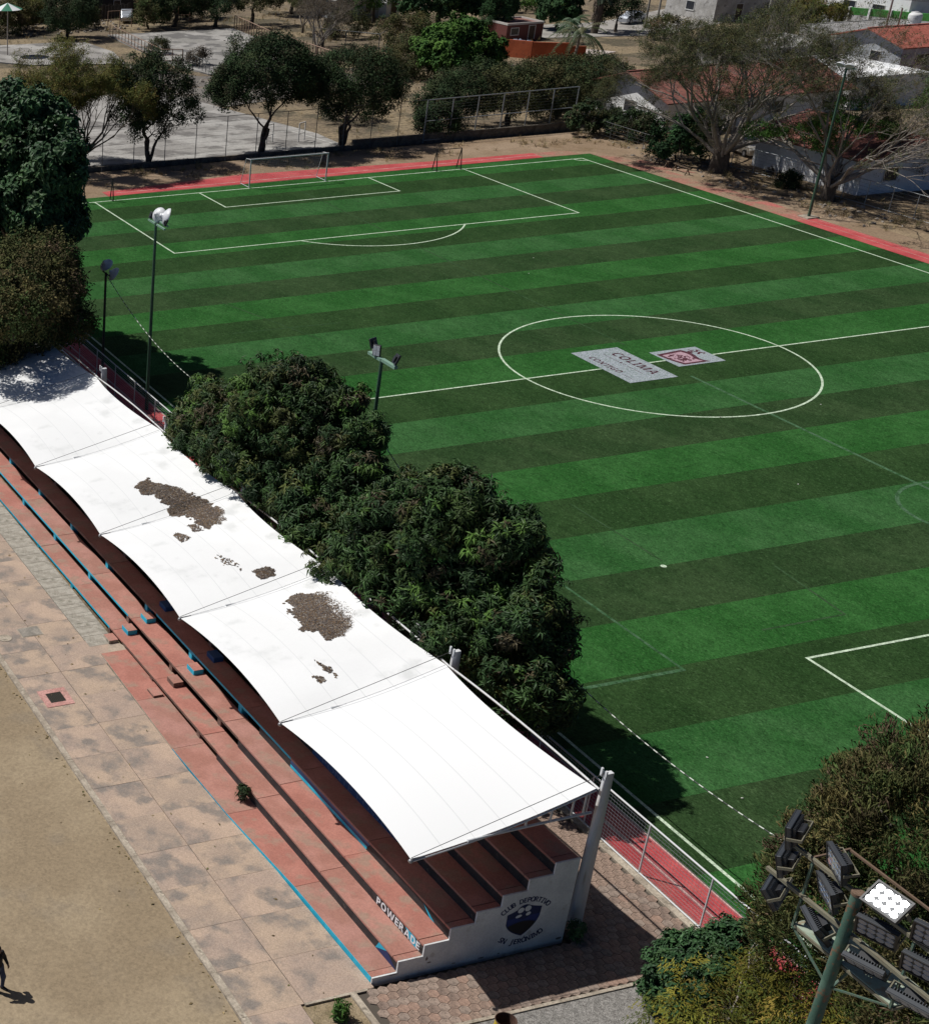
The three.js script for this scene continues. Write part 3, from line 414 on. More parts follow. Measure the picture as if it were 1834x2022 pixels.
// heaps of dead leaves lying on the fabric
{
  rnd = mulberry(77);
  const surf = (x, z) => { const f = (43.2 - z) / BAY, i = Math.min(6, Math.max(0, Math.floor(f))); const xs = x - skewX(z); let t = (xs + 44.02) / 6.4, s = f - i; s = (43.45 - 0.35 * t - z) / BAY - i; s = Math.min(1, Math.max(0, s)); return fabricPoint(i, s, Math.min(1, Math.max(0, t))).y; };
  const leafG = new THREE.PlaneGeometry(0.085, 0.034); leafG.rotateX(-Math.PI / 2); { const p = leafG.attributes.position; p.setY(0, 0.01); p.setY(3, 0.008); leafG.computeVertexNormals(); }
  const matLeaf = M({ color: 0xffffff, roughness: 0.95, side: THREE.DoubleSide });
  const heap = (label, poly2, n, thick, seed) => {
    const pts = poly2, inside = (x, z) => { let c = false; for (let i = 0, j = pts.length - 1; i < pts.length; j = i++) { const [xi, zi] = pts[i], [xj, zj] = pts[j]; if ((zi > z) !== (zj > z) && x < (xj - xi) * (z - zi) / (zj - zi) + xi) c = !c; } return c; };
    const xs = pts.map((p) => p[0]), zs = pts.map((p) => p[1]), x0 = Math.min(...xs), x1 = Math.max(...xs), z0 = Math.min(...zs), z1 = Math.max(...zs);
    const im = new THREE.InstancedMesh(leafG, matLeaf, n); im.castShadow = im.receiveShadow = true; let k = 0; const o = new THREE.Object3D(), c = new THREE.Color();
    while (k < n) {
      const x = x0 + rnd() * (x1 - x0), z = z0 + rnd() * (z1 - z0), w = fbm(x * 0.11 + seed, z * 0.11, 16, 4), jk = n > 1000 ? 0.55 : 0.35, jx = x + (w - 0.5) * jk * 1.4 + (fbm(x * 0.31 + 3, z * 0.31 + seed, 16, 3) - 0.5) * jk * 0.7, jz = z + (fbm(x * 0.13, z * 0.13 + seed, 16, 4) - 0.5) * jk * 1.4 + (fbm(x * 0.29, z * 0.29 + 7, 16, 3) - 0.5) * jk * 0.7;
      if (!inside(jx, jz)) continue; let d = 0.0; for (const e of [0.16, 0.32]) if (inside(jx + e, jz) && inside(jx - e, jz) && inside(jx, jz + e) && inside(jx, jz - e)) d += thick / 2;
      o.position.set(x, surf(x, z) + 0.008 + rnd() * (d + 0.008), z); o.rotation.set(rr(-0.16, 0.16), rnd() * 6.3, rr(-0.16, 0.16)); o.scale.setScalar(0.7 + 0.8 * rnd()); o.updateMatrix(); im.setMatrixAt(k, o.matrix);
      const q = rnd(), l = 0.6 + 0.8 * rnd(); if (q < 0.5) c.setRGB(0.11 * l, 0.088 * l, 0.078 * l); else if (q < 0.8) c.setRGB(0.17 * l, 0.11 * l, 0.06 * l); else c.setRGB(0.26 * l, 0.225 * l, 0.19 * l); im.setColorAt(k, c); k++;
    }
    im.name = numbered('leaf_litter'); im.userData.kind = 'stuff'; tag(im, label, 'dead leaves'); scene.add(im);
  };
  heap('long heap of brown dead leaves on the canopy beside the rear tree', [[-41.61, 16.57], [-40.86, 16.12], [-40.65, 16.48], [-39.98, 17.46], [-39.43, 19.16], [-39.11, 20.51], [-39.63, 21.61], [-40.45, 21.96], [-40.52, 21.11], [-40.39, 20.47], [-40.85, 19.9], [-41.05, 18.93], [-40.95, 17.77]], 13000, 0.012, 1);
  heap('broad heap of brown dead leaves on the canopy under the near tree', [[-40.51, 28.62], [-39.88, 28.32], [-38.82, 28.75], [-38.64, 29.57], [-38.39, 30.28], [-38.27, 31.33], [-39.0, 31.34], [-39.51, 31.8], [-40.42, 32.05], [-40.58, 31.29], [-41.07, 30.9], [-40.6, 30.17], [-40.63, 29.59]], 15000, 0.014, 2);
  heap('small oval patch of dead leaves on the canopy between the two heaps', [[-40.45, 26.0], [-40.0, 25.8], [-39.6, 26.1], [-39.75, 26.55], [-40.3, 26.5]], 900, 0.02, 3);
  heap('narrow streak of dead leaves on a crease of the canopy', [[-41.5, 32.8], [-41.42, 32.75], [-41.2, 33.5], [-41.22, 34.1], [-41.36, 33.6]], 120, 0.02, 4);
  heap('few dead leaves below the narrow streak on the canopy', [[-42.0, 33.7], [-41.85, 33.6], [-41.7, 34.05], [-41.85, 34.1]], 60, 0.02, 5);
  heap('scattered clump of dead leaves below the long heap on the canopy', [[-41.9, 21.6], [-41.5, 21.5], [-41.35, 22.3], [-41.9, 22.4]], 170, 0.02, 6);
  heap('scattered dead leaves beside the end of the long heap', [[-41.0, 21.0], [-40.6, 21.2], [-40.7, 21.9], [-41.1, 21.8]], 130, 0.02, 7);
  heap('row of loose dead leaves in the middle of the canopy', [[-41.3, 24.2], [-41.0, 24.2], [-40.7, 25.6], [-40.9, 25.7]], 70, 0.01, 8);
}
// ---------- white mesh fence between the paving and the track ----------
{
  const fe = thing('mesh_fence', 'white rail fence with wire netting between paving and running track', 'fence'); const x = -33.7;
  for (let z = 50.3; z > -46; z -= 2.9) part('fence_post', rod([x, -0.05, z], [x, 2.06, z], 0.03, 0.03, 8), matWhiteSteel, fe);
  part('top_rail', rod([x, 2.06, 50.4], [x, 2.06, -46], 0.034, 0.034, 8), matWhiteSteel, fe); part('bottom_rail', rod([x, 0.08, 50.4], [x, 0.08, -46], 0.03, 0.03, 8), matWhiteSteel, fe);
  const w = [], mw = flat(0.35, 0.37, 0.4, 0.5, 0.4); for (let k = 1; k < 15; k++) { const y = 0.08 + k * 0.132; for (let z = 50; z > -45; z -= 4.7) w.push(bar([x, y, z], [x, y, z - 4.7], 0.0075)); }
  for (let z = 50.2; z > 20; z -= 0.14) w.push(bar([x, 0.08, z], [x, 2.06, z], 0.0045)); part('netting', w, mw, fe).userData.kind = 'stuff';
  struct('fence_kerb', box(-33.96, -33.58, -0.12, 0.035, -46, 50.4), matKerb);
}

// ---------- floodlight poles along the pitch ----------
const matGreenPole = mottled([0.035, 0.085, 0.05], [0.055, 0.12, 0.075], 1.2, { size: 256, base: 8, fine: 0.12, stain: [0.12, 0.075, 0.05], stainLo: 0.7, stainHi: 0.85, rough: 0.55 });
const matRustPole = mottled([0.045, 0.04, 0.028], [0.085, 0.07, 0.05], 1.2, { size: 256, base: 8, fine: 0.15, rough: 0.8 });
const matLampGrey = flat(0.72, 0.73, 0.74, 0.35), matLampDark = flat(0.02, 0.021, 0.024, 0.5), matLens = M({ color: C(0.6, 0.62, 0.65), roughness: 0.2 }), matArm = flat(0.2, 0.33, 0.25, 0.6);
function bowlLamp(parent, pos, aim, size = 0.36) {
  const q = new THREE.Quaternion().setFromUnitVectors(V(0, -1, 0), V(...aim).normalize());
  const pts = [[0.06, 0.62], [0.2, 0.55], [0.24, 0.42], [0.34, 0.25], [0.62, 0.12], [0.92, -0.12], [1.0, -0.32], [0.95, -0.33]].map(([a, b]) => new THREE.Vector2(a * size, b * size));
  const hd = part('lamp_bowl', new THREE.LatheGeometry(pts, 20).applyQuaternion(q).translate(...pos), (() => { const m = matLampGrey.clone(); m.side = THREE.DoubleSide; return m; })(), parent);
  part('lamp_glass', new THREE.CircleGeometry(size * 0.93, 20).rotateX(Math.PI / 2).translate(0, -0.3 * size, 0).applyQuaternion(q).translate(...pos), matLens, hd); return hd;
}
function panelLamp(parent, pos, aim, w = 0.36, h = 0.34, lensMat = matLens, cells = 3) {
  const n = V(...aim).normalize(), up = V(0, 1, 0), m = new THREE.Matrix4().lookAt(V(0, 0, 0), n.clone().negate(), up).setPosition(...pos), T = (g) => g.applyMatrix4(m);
  const hd = part('lamp_housing', [T(plain(new RoundedBoxGeometry(w, h, 0.1, 1, 0.02))), T(plain(new THREE.BoxGeometry(w * 0.45, h * 0.5, 0.08).translate(0, 0, -0.085)))], matLampDark, parent);
  const cw = (w - 0.06) / cells, chh = (h - 0.06) / 2; for (let i = 0; i < cells; i++) for (let j = 0; j < 2; j++) part('led_cell', T(plain(new THREE.BoxGeometry(cw - 0.012, chh - 0.012, 0.012).translate(-w / 2 + 0.03 + cw * (i + 0.5), -h / 2 + 0.03 + chh * (j + 0.5), 0.054))), lensMat, hd);
  return hd;
}
{
  const a = thing('floodlight_pole', 'short dark pole with two round white lamps above the canopy', 'light pole', [-32.8, 0, -9.0]);
  part('pole', rod([0, -0.2, 0], [0, 6.3, 0], 0.085, 0.07, 10), matRustPole, a);
  bowlLamp(a, [0.1, 6.72, -0.35], [0.62, -0.75, -0.2], 0.42); bowlLamp(a, [0.2, 6.4, 0.55], [0.85, -0.6, 0.1], 0.42); part('lamp_bracket', bar([0, 6.25, -0.5], [0, 6.25, 0.6], 0.06), matRustPole, a);
  const b = thing('floodlight_pole', 'tall green pole with round and square lamps beside the dark pole', 'light pole', [-32.6, 0, -2.6]);
  part('pole', rod([0, -0.2, 0], [0, 10.8, 0], 0.11, 0.075, 12), matGreenPole, b); part('crossarm', [bar([0.02, 10.72, -1.05], [0.02, 10.72, 1.15], 0.09), bar([0.2, 10.86, -0.9], [0.2, 10.86, 1.15], 0.07)], matArm, b);
  bowlLamp(b, [0.2, 11.15, -0.25], [0.8, -0.35, -0.4], 0.44); bowlLamp(b, [0.25, 11.25, 0.55], [0.9, -0.3, 0.3], 0.5); panelLamp(b, [0.12, 11.05, 1.05], [0.85, -0.4, 0.3], 0.3, 0.36); panelLamp(b, [0.1, 11.0, -0.85], [0.85, -0.4, -0.3], 0.3, 0.36);
  const c = thing('floodlight_pole', 'green pole with three square LED lamps rising behind the trees', 'light pole', [-32.5, 0, 20.7]);
  part('pole', rod([0, -0.2, 0], [0, 10.75, 0], 0.11, 0.075, 12), matGreenPole, c); part('crossarm', [bar([0.0, 10.8, -1.0], [0.0, 10.8, 0.0], 0.16, 0.12), bar([0.02, 10.815, 0.02], [0.02, 10.815, 1.08], 0.16, 0.12)], matArm, c);
  panelLamp(c, [-0.02, 11.3, -0.75], [-0.35, -0.35, -0.85], 0.42, 0.42); panelLamp(c, [-0.08, 11.12, -0.32], [-0.8, -0.05, 0.5], 0.36, 0.5, flat(0.75, 0.77, 0.8, 0.2), 2); panelLamp(c, [0.05, 11.15, 0.98], [0.85, -0.4, 0.1], 0.34, 0.42);
  for (const [z, w] of [[-0.75, 0], [-0.32, 0], [0.98, 0]]) part('lamp_bracket', bar([0, 10.85, z], [0, 11.1, z], 0.04), matLampGrey, c);
  const r = thing('floodlight_pole', 'tall green pole with a round lamp beyond the right touchline', 'light pole', [34.05, 0, -24.6]);
  part('pole', rod([0, -0.2, 0], [0, 11.6, 0], 0.12, 0.08, 12), matGreenPole, r); part('base_pad', rbox(-0.6, 0.6, -0.1, 0.08, -0.55, 0.55, 0.03), matKerb, r); part('crossarm', bar([0, 11.5, -0.9], [0, 11.5, 0.9], 0.08), matGreenPole, r);
  bowlLamp(r, [-0.2, 11.7, -0.4], [-0.6, -0.8, 0.1], 0.34); bowlLamp(r, [-0.2, 11.7, 0.45], [-0.6, -0.8, 0.3], 0.34);
  // twisted overhead cable along the pole line
  const cat = (p, q, sag) => { const o = []; for (let i = 0; i <= 80; i++) { const t = i / 80; o.push(V(p[0] + (q[0] - p[0]) * t, p[1] + (q[1] - p[1]) * t - sag * 4 * t * (1 - t), p[2] + (q[2] - p[2]) * t)); } return o; };
  const run = [cat([-32.75, 6.15, -9], [-32.55, 7.9, 20.6], 3.05), cat([-32.55, 7.9, 20.7], [-32.3, 5.9, 54.5], 3.35)];
  const cb = thing('overhead_cable', 'twisted black and white power cable sagging along the touchline', 'cable'); const mw = flat(0.62, 0.66, 0.58, 0.6), mk = flat(0.05, 0.06, 0.05, 0.6);
  const wind = (pts, ph, r) => { const cv = new THREE.CatmullRomCurve3(pts), L = cv.getLength(), n = Math.floor(L / 0.09), o = []; for (let i = 0; i <= n; i++) { const p = cv.getPoint(i / n), a = i / n * L * 2 * Math.PI / 0.95 + ph; o.push(V(p.x + Math.cos(a) * r, p.y + Math.sin(a) * r, p.z)); } return new THREE.TubeGeometry(new THREE.CatmullRomCurve3(o), n, 0.02, 4); };
  for (const pts of run) { const cv = new THREE.CatmullRomCurve3(pts), L = cv.getLength(), n = Math.floor(L / 0.22), a = [], b = []; for (let i = 0; i < n; i++) { const p = cv.getPoint(i / n), q = cv.getPoint((i + 1) / n), o = i % 2 ? 0.008 : -0.008; (i % 2 ? b : a).push(rod([p.x - o, p.y + o, p.z], [q.x + o, q.y - o, q.z], 0.021, 0.021, 6)); } part('wire', a, mw, cb, 'pale strand of the twisted cable'); part('wire', b, mk, cb, 'dark strand of the twisted cable'); }
}
// ---------- foreground lighting tower with a maintenance basket ----------
{
  const tw = thing('lighting_tower', 'weathered green pole with a basket of black floodlights in the foreground', 'light tower', [-48.01, 0, 59.93]);
  const matT = mottled([0.05, 0.115, 0.085], [0.085, 0.16, 0.12], 0.9, { size: 512, base: 4, oct: 7, fine: 0.12, stain: [0.2, 0.1, 0.055], stainLo: 0.56, stainHi: 0.7, rough: 0.65, bump: 0.002 });
  const matRail = mottled([0.16, 0.15, 0.1], [0.23, 0.22, 0.16], 0.7, { size: 256, base: 6, fine: 0.15, stain: [0.14, 0.08, 0.045], stainLo: 0.58, stainHi: 0.72, rough: 0.8 }), matRust = mottled([0.13, 0.085, 0.055], [0.2, 0.13, 0.09], 0.7, { size: 256, base: 6, fine: 0.15, rough: 0.9 });
  const matDeck = mottled([0.26, 0.33, 0.25], [0.36, 0.42, 0.33], 0.9, { size: 256, base: 6, oct: 7, fine: 0.06, stain: [0.3, 0.22, 0.13], stainLo: 0.55, stainHi: 0.7, rough: 0.8 });
  const W = (x, y, z) => [x + 48.01, y, z - 59.93];
  part('pole', uvm(rod([0.0, -0.2, 0], [0, 17, 0], 0.15, 0.092, 20)), matT, tw); part('pole_cap', new THREE.CylinderGeometry(0.102, 0.102, 0.05, 20).translate(0, 17.0, 0), matRust, tw);
  part('platform', rbox(0.08, 0.82, 15.575, 15.6, -0.98, 1.08, 0.008), matDeck, tw, 'pale green sheet platform of the basket');
  const front = 0.07, back = 0.79;
  part('platform_frame', [bar([0.075, 15.56, -0.99], [0.075, 15.56, 1.09], 0.03, 0.05), bar([0.83, 15.56, -0.99], [0.83, 15.56, 1.09], 0.03, 0.05), bar([0.07, 15.545, -0.99], [0.84, 15.545, -0.99], 0.03, 0.05), bar([0.07, 15.545, 1.09], [0.84, 15.545, 1.09], 0.03, 0.05)], matRail, tw);
  for (const [x, z] of [[front, -0.96], [back, -0.96], [front, 1.06], [back, 1.06]]) part('corner_post', bar([x, 15.55, z], [x, 16.92, z], 0.04), matT, tw);
  part('rail', bar(W(-47.955, 16.93, 58.35), W(-47.955, 16.93, 61.75), 0.06, 0.06), matRail, tw); part('rail', bar(W(-47.96, 16.2, 58.2), W(-47.96, 16.2, 61.75), 0.06, 0.06), matRail, tw);
  part('rail', bar(W(-47.22, 16.95, 58.95), W(-47.22, 16.95, 61.0), 0.035), matRust, tw); part('rail', bar(W(-47.22, 16.3, 58.95), W(-47.22, 16.3, 61.0), 0.03), matRust, tw);
  part('rail', bar(W(-47.93, 16.96, 58.95), W(-47.2, 16.96, 58.95), 0.03), matRust, tw); part('rail', bar(W(-47.93, 16.96, 61.0), W(-47.2, 16.96, 61.0), 0.03), matRust, tw);
  part('brace', [bar(W(-47.95, 15.56, 58.97), W(-48.0, 15.1, 59.9), 0.03), bar(W(-47.95, 15.56, 60.95), W(-48.0, 15.1, 59.98), 0.03), bar(W(-47.3, 15.56, 59.9), W(-48.0, 14.9, 59.93), 0.04)], matT, tw);
  const bright = M({ color: C(0.85, 0.87, 0.9), roughness: 0.24, metalness: 1 }), dull = M({ color: C(0.3, 0.31, 0.34), roughness: 0.35 }), mirror = M({ color: C(0.55, 0.6, 0.66), roughness: 0.1, metalness: 0.7 });
  const rows = [[17.2, [-0.25]], [16.62, [-0.35]], [15.93, [-0.95]]], cols = [[58.5, -0.95, -0.62], [59.42, -0.4, -0.9], [60.42, 0.35, -0.9], [61.3, 0.32, -0.9]];
  const matH = flat(0.05, 0.055, 0.062, 0.45, 0.3);
  rows.forEach(([y, [ay]], i) => cols.forEach(([z, az, ax], j) => {
    const lens = i === 0 && j === 2 ? bright : i < 2 && j === 1 ? mirror : dull, n = (i === 0 && j === 2 ? V(-0.64, 0.74, 0.06) : V(ax, ay, az)).normalize(), m = new THREE.Matrix4().lookAt(V(0, 0, 0), n.clone().negate(), V(0, 1, 0)).setPosition(...W(-47.99, y, z)), Tm = (g) => plain(g).applyMatrix4(m);
    const fins = []; for (let k = -6; k <= 6; k++) fins.push(Tm(new THREE.BoxGeometry(0.012, 0.34, 0.05).translate(k * 0.042, 0, -0.06)));
    const hd = part('floodlight', [Tm(new RoundedBoxGeometry(0.64, 0.42, 0.075, 1, 0.012)), ...fins], matH, tw);
    part('gear_box', Tm(new RoundedBoxGeometry(0.3, 0.16, 0.1, 1, 0.012).translate(0, 0, -0.13)), matLampDark, hd);
    part('lens_frame', [[0, 0.195, 0.64, 0.03], [0, -0.195, 0.64, 0.03], [0.305, 0, 0.03, 0.36], [-0.305, 0, 0.03, 0.36]].map(([a, b, w, h]) => Tm(new THREE.BoxGeometry(w, h, 0.02).translate(a, b, 0.046))), matLampDark, hd);
    for (let a = 0; a < 4; a++) for (let b = 0; b < 3; b++) part('led_lens', Tm(new THREE.CylinderGeometry(0.052, 0.06, 0.012, 10).rotateX(Math.PI / 2).scale(1.2, 0.95, 1).translate(-0.21 + 0.14 * a, -0.115 + 0.115 * b, 0.043)), lens, hd);
    part('yoke', [Tm(new THREE.BoxGeometry(0.02, 0.05, 0.22).translate(-0.34, 0, -0.08)), Tm(new THREE.BoxGeometry(0.02, 0.05, 0.22).translate(0.34, 0, -0.08)), Tm(new THREE.BoxGeometry(0.7, 0.05, 0.015).translate(0, 0, -0.195))], matRail, hd);
  }));
}
// ---------- goals ----------
const matGoal = flat(0.55, 0.56, 0.57, 0.5), matNet = flat(0.32, 0.34, 0.33, 0.8), matBlackSteel = flat(0.012, 0.012, 0.013, 0.6);
{
  const gl = thing('football_goal', 'white framed football goal on the far goal line', 'goal', [0.3, 0, -48.55]);
  for (const x of [-3.72, 3.72]) { part('goal_post', rod([x, -0.05, 0], [x, 2.44, 0], 0.06, 0.06, 10), matGoal, gl); part('stanchion', [rod([x, 2.44, 0], [x, 2.35, -0.9], 0.03, 0.03, 6), rod([x, 2.35, -0.9], [x, 0.05, -1.7], 0.03, 0.03, 6), rod([x, 0.05, -1.7], [x, 0.05, 0], 0.03, 0.03, 6)], matGoal, gl); }
  part('crossbar', rod([-3.78, 2.44, 0], [3.78, 2.44, 0], 0.06, 0.06, 10), matGoal, gl);
  const w = []; for (let i = 0; i <= 36; i++) { const x = -3.72 + i * 7.44 / 36; w.push(bar([x, 2.35, -0.9], [x, 0.05, -1.7], 0.006), bar([x, 2.44, 0], [x, 2.35, -0.9], 0.006)); } for (let j = 0; j <= 12; j++) w.push(bar([-3.72, 2.35 - 2.3 * j / 12, -0.9 - 0.8 * j / 12], [3.72, 2.35 - 2.3 * j / 12, -0.9 - 0.8 * j / 12], 0.006)); part('net', w, matNet, gl).userData.kind = 'stuff';
  const mini = (label, x, z, w) => { const t = thing('small_goal', label, 'goal', [x, 0, z], 0, 'small black practice goals'); for (const s of [0, w]) part('side_frame', [rod([s, 0.02, 0.3], [s, 1.85, 0], 0.045, 0.045, 6), rod([s, 0.02, -0.45], [s, 1.85, 0], 0.045, 0.045, 6), rod([s, 0.03, 0.3], [s, 0.03, -0.45], 0.035, 0.035, 6)], matBlackSteel, t); part('crossbar', rod([0, 1.85, 0], [w, 1.85, 0], 0.035, 0.035, 6), matBlackSteel, t); };
  mini('small black practice goal near the right end of the far goal line', 15.1, -48.7, 2.5); mini('small black practice goal near the left corner of the far goal line', -18.9, -48.5, 2.6);
}
// ---------- fences ----------
const matGalv = flat(0.34, 0.36, 0.37, 0.5, 0.4), matGalvDark = flat(0.13, 0.14, 0.14, 0.6, 0.3), matRusty = mottled([0.24, 0.15, 0.1], [0.33, 0.22, 0.16], 2, { size: 256, base: 6, fine: 0.2 });
function railFence(name, label, pts, h, step, mat, { rails = [1], r = 0.03, wires = 0, wireMat = matGalvDark } = {}) {
  const f = thing(name, label, 'fence'), w = [];
  for (let i = 0; i + 1 < pts.length; i++) {
    const [xa, za] = pts[i], [xb, zb] = pts[i + 1], L = Math.hypot(xb - xa, zb - za), n = Math.max(1, Math.round(L / step));
    for (let k = i ? 1 : 0; k <= n; k++) { const x = xa + (xb - xa) * k / n, z = za + (zb - za) * k / n; part('fence_post', rod([x, -0.1, z], [x, h, z], r, r, 6), mat, f); }
    for (const t of rails) part('rail', rod([xa, h * t, za], [xb, h * t, zb], r * 0.85, r * 0.85, 6), mat, f);
    for (let j = 1; j < wires; j++) w.push(bar([xa, h * j / wires, za], [xb, h * j / wires, zb], 0.012));
  }
  if (w.length) part('netting', w, wireMat, f).userData.kind = 'stuff'; return f;
}
railFence('tall_fence', 'tall wire fence with thin posts behind the far goal', [[-22, -59.0], [-13, -59.2], [8.7, -59.3], [20.6, -59.5]], 4.0, 3.0, matGalvDark, { rails: [1], r: 0.035, wires: 9 });
railFence('ball_stop_fence', 'high grey steel ball stop frame at the far right end', [[20.6, -59.6], [38.1, -60.4]], 3.95, 2.95, matGalv, { rails: [1, 0.5, 0.04], r: 0.06, wires: 14 });
railFence('low_fence', 'low grey wire fence beside the bare trees on the right', [[40.1, -46], [41.0, -36], [41.25, -14]], 1.95, 2.4, matGalv, { rails: [1, 0.03], r: 0.032, wires: 7 });
railFence('low_fence', 'short wire fence at the corner right of the ball stop', [[38.1, -60.2], [37.6, -54], [37.4, -44.2]], 1.6, 2.6, matGalvDark, { rails: [1], r: 0.025, wires: 5 });
railFence('rusty_railing', 'rusty railing along the left side of the fenced concrete court', [[17.7, -134], [15.9, -112], [18.3, -111.2]], 1.4, 1.4, matRusty, { rails: [1, 0.5, 0.05], r: 0.05 });
railFence('rusty_railing', 'long rusty railing along the right side of the fenced court', [[36.2, -133.5], [34.2, -119], [33.5, -98]], 1.7, 1.05, matRusty, { rails: [1], r: 0.06 });
railFence('rusty_railing', 'rusty railing across the far end of the fenced court', [[20, -140.5], [33, -141.5]], 2.2, 2.0, matRusty, { rails: [1, 0.45], r: 0.06 });
railFence('wire_railing', 'thin railing on the lower left edge of the fenced court', [[18.3, -111], [17.4, -101.4]], 1.3, 1.2, matGalvDark, { rails: [1], r: 0.04 });
railFence('garden_fence', 'sparse post fence in the dry field behind the court', [[39, -116], [44, -108], [50, -114]], 2.2, 4, matGalvDark, { rails: [1], r: 0.05 });
{ // low wall under the ball stop and along the far edge
  const m = mottled([0.11, 0.095, 0.075], [0.17, 0.145, 0.115], 3, { size: 256, base: 7, fine: 0.25, rough: 1, bump: 0.02 }); solo('retaining_wall', [box(13, 38.4, -0.2, 0.72, -59.95, -59.65), box(-22, 13, -0.2, 0.28, -59.75, -59.5)], m, 'low dark stone wall under the far fences', 'wall');
}
// ---------- concrete courts beyond the far fence ----------
const matOldSlab = mottled([0.25, 0.24, 0.22], [0.36, 0.345, 0.325], 16, { size: 1024, base: 6, oct: 8, fine: 0.12, stain: [0.12, 0.115, 0.11], stainLo: 0.46, stainHi: 0.62, rough: 1, seed: 3 });
const matOldSlab2 = mottled([0.28, 0.265, 0.245], [0.38, 0.365, 0.34], 13, { size: 512, base: 5, oct: 8, fine: 0.12, stain: [0.15, 0.14, 0.13], stainLo: 0.48, stainHi: 0.66, rough: 1, seed: 9 });
struct('concrete_court', slabPoly([[17.6, -134.5], [36, -133.5], [33.4, -98], [17.5, -101.3], [16, -111.2]], -0.2, 0.02), matOldSlab);
struct('concrete_pad', slabPoly([[-9, -126], [1, -131.5], [12.4, -130.8], [13, -121], [11, -112], [-0.4, -115.5]], -0.2, 0.0), matOldSlab2);
struct('concrete_yard', slabPoly([[-30, -62], [12.9, -60.6], [13.2, -67], [10, -83], [7, -96], [-5, -92], [-30, -86]], -0.2, -0.05), matOldSlab2);
struct('asphalt_path', poly([[11.5, -112], [16, -101], [34, -96], [34, -88], [10, -83], [6, -97]], -0.1), mottled([0.14, 0.125, 0.11], [0.2, 0.18, 0.155], 7, { size: 512, base: 5, oct: 7, fine: 0.2, stain: [0.2, 0.14, 0.09] }));
struct('dry_verge', poly([[37.2, -58], [48, -58], [48, 30], [36.3, 30], [36.6, -10]], -0.06), mottled([0.19, 0.135, 0.08], [0.27, 0.2, 0.12], 11, { size: 512, base: 6, oct: 7, fine: 0.25, stain: [0.09, 0.07, 0.045], stainLo: 0.55, stainHi: 0.68 }));
struct('street', poly([[66, -112], [86, -107], [130, -125], [220, -150], [220, -165], [120, -135], [86, -120], [66, -122]], -0.1), mottled([0.27, 0.25, 0.23], [0.36, 0.34, 0.31], 9, { size: 512, base: 5, oct: 7, fine: 0.15 }));
{ // benches of the yard court: two small white goals
  for (const [x, z, l] of [[6.3, -64.5, 'left white five a side goal frame on the yard behind the fence'], [9.6, -64.2, 'right white five a side goal frame on the yard behind the fence']]) { const t = thing('yard_frame', l, 'goal', [x, 0, z]); part('frame', [bar([0, -0.05, 0], [0, 1.7, 0], 0.09), bar([0, 1.7, 0], [0.9, 1.7, -0.5], 0.09), bar([0.9, -0.05, -0.5], [0.9, 1.7, -0.5], 0.09), bar([0, 0.7, 0], [0.9, 0.7, -0.5], 0.07)], flat(0.6, 0.58, 0.54), t); }
  const yl = flat(0.55, 0.54, 0.5); struct('yard_marking', [sheet(-4, 12, -62.4, -62.25, -0.044), poly([[12.6, -60.8], [12.75, -60.8], [11.4, -69], [11.25, -69]], -0.043), sheet(2, 11.3, -69.15, -69, -0.044)], yl);
}
// ---------- houses ----------
const matRoofTile = mottled([0.17, 0.06, 0.045], [0.24, 0.09, 0.065], 4, { size: 512, base: 8, oct: 7, fine: 0.2, stain: [0.1, 0.055, 0.045], stainLo: 0.58, stainHi: 0.75 }), matRoofTile2 = mottled([0.30, 0.075, 0.05], [0.37, 0.11, 0.075], 4, { size: 256, base: 8, oct: 6, fine: 0.2, stain: [0.2, 0.07, 0.05] });
const matWhiteWall = mottled([0.76, 0.77, 0.77], [0.84, 0.84, 0.83], 5, { size: 512, base: 6, oct: 7, fine: 0.05, stain: [0.55, 0.53, 0.5], stainLo: 0.6, stainHi: 0.8 }), matGreyWall = mottled([0.36, 0.38, 0.4], [0.44, 0.46, 0.48], 4, { size: 256, fine: 0.1 }), matGlass = M({ color: C(0.03, 0.035, 0.045), roughness: 0.15 }), matFrame = flat(0.6, 0.6, 0.58), matDoor = flat(0.07, 0.045, 0.03), matGreyRoof = mottled([0.22, 0.215, 0.21], [0.33, 0.32, 0.31], 4, { size: 256, fine: 0.2, stain: [0.13, 0.11, 0.1] }), matGreen = flat(0.07, 0.33, 0.06, 0.7), matConc = mottled([0.34, 0.33, 0.31], [0.44, 0.43, 0.41], 5, { size: 256, fine: 0.15, stain: [0.2, 0.19, 0.18] });
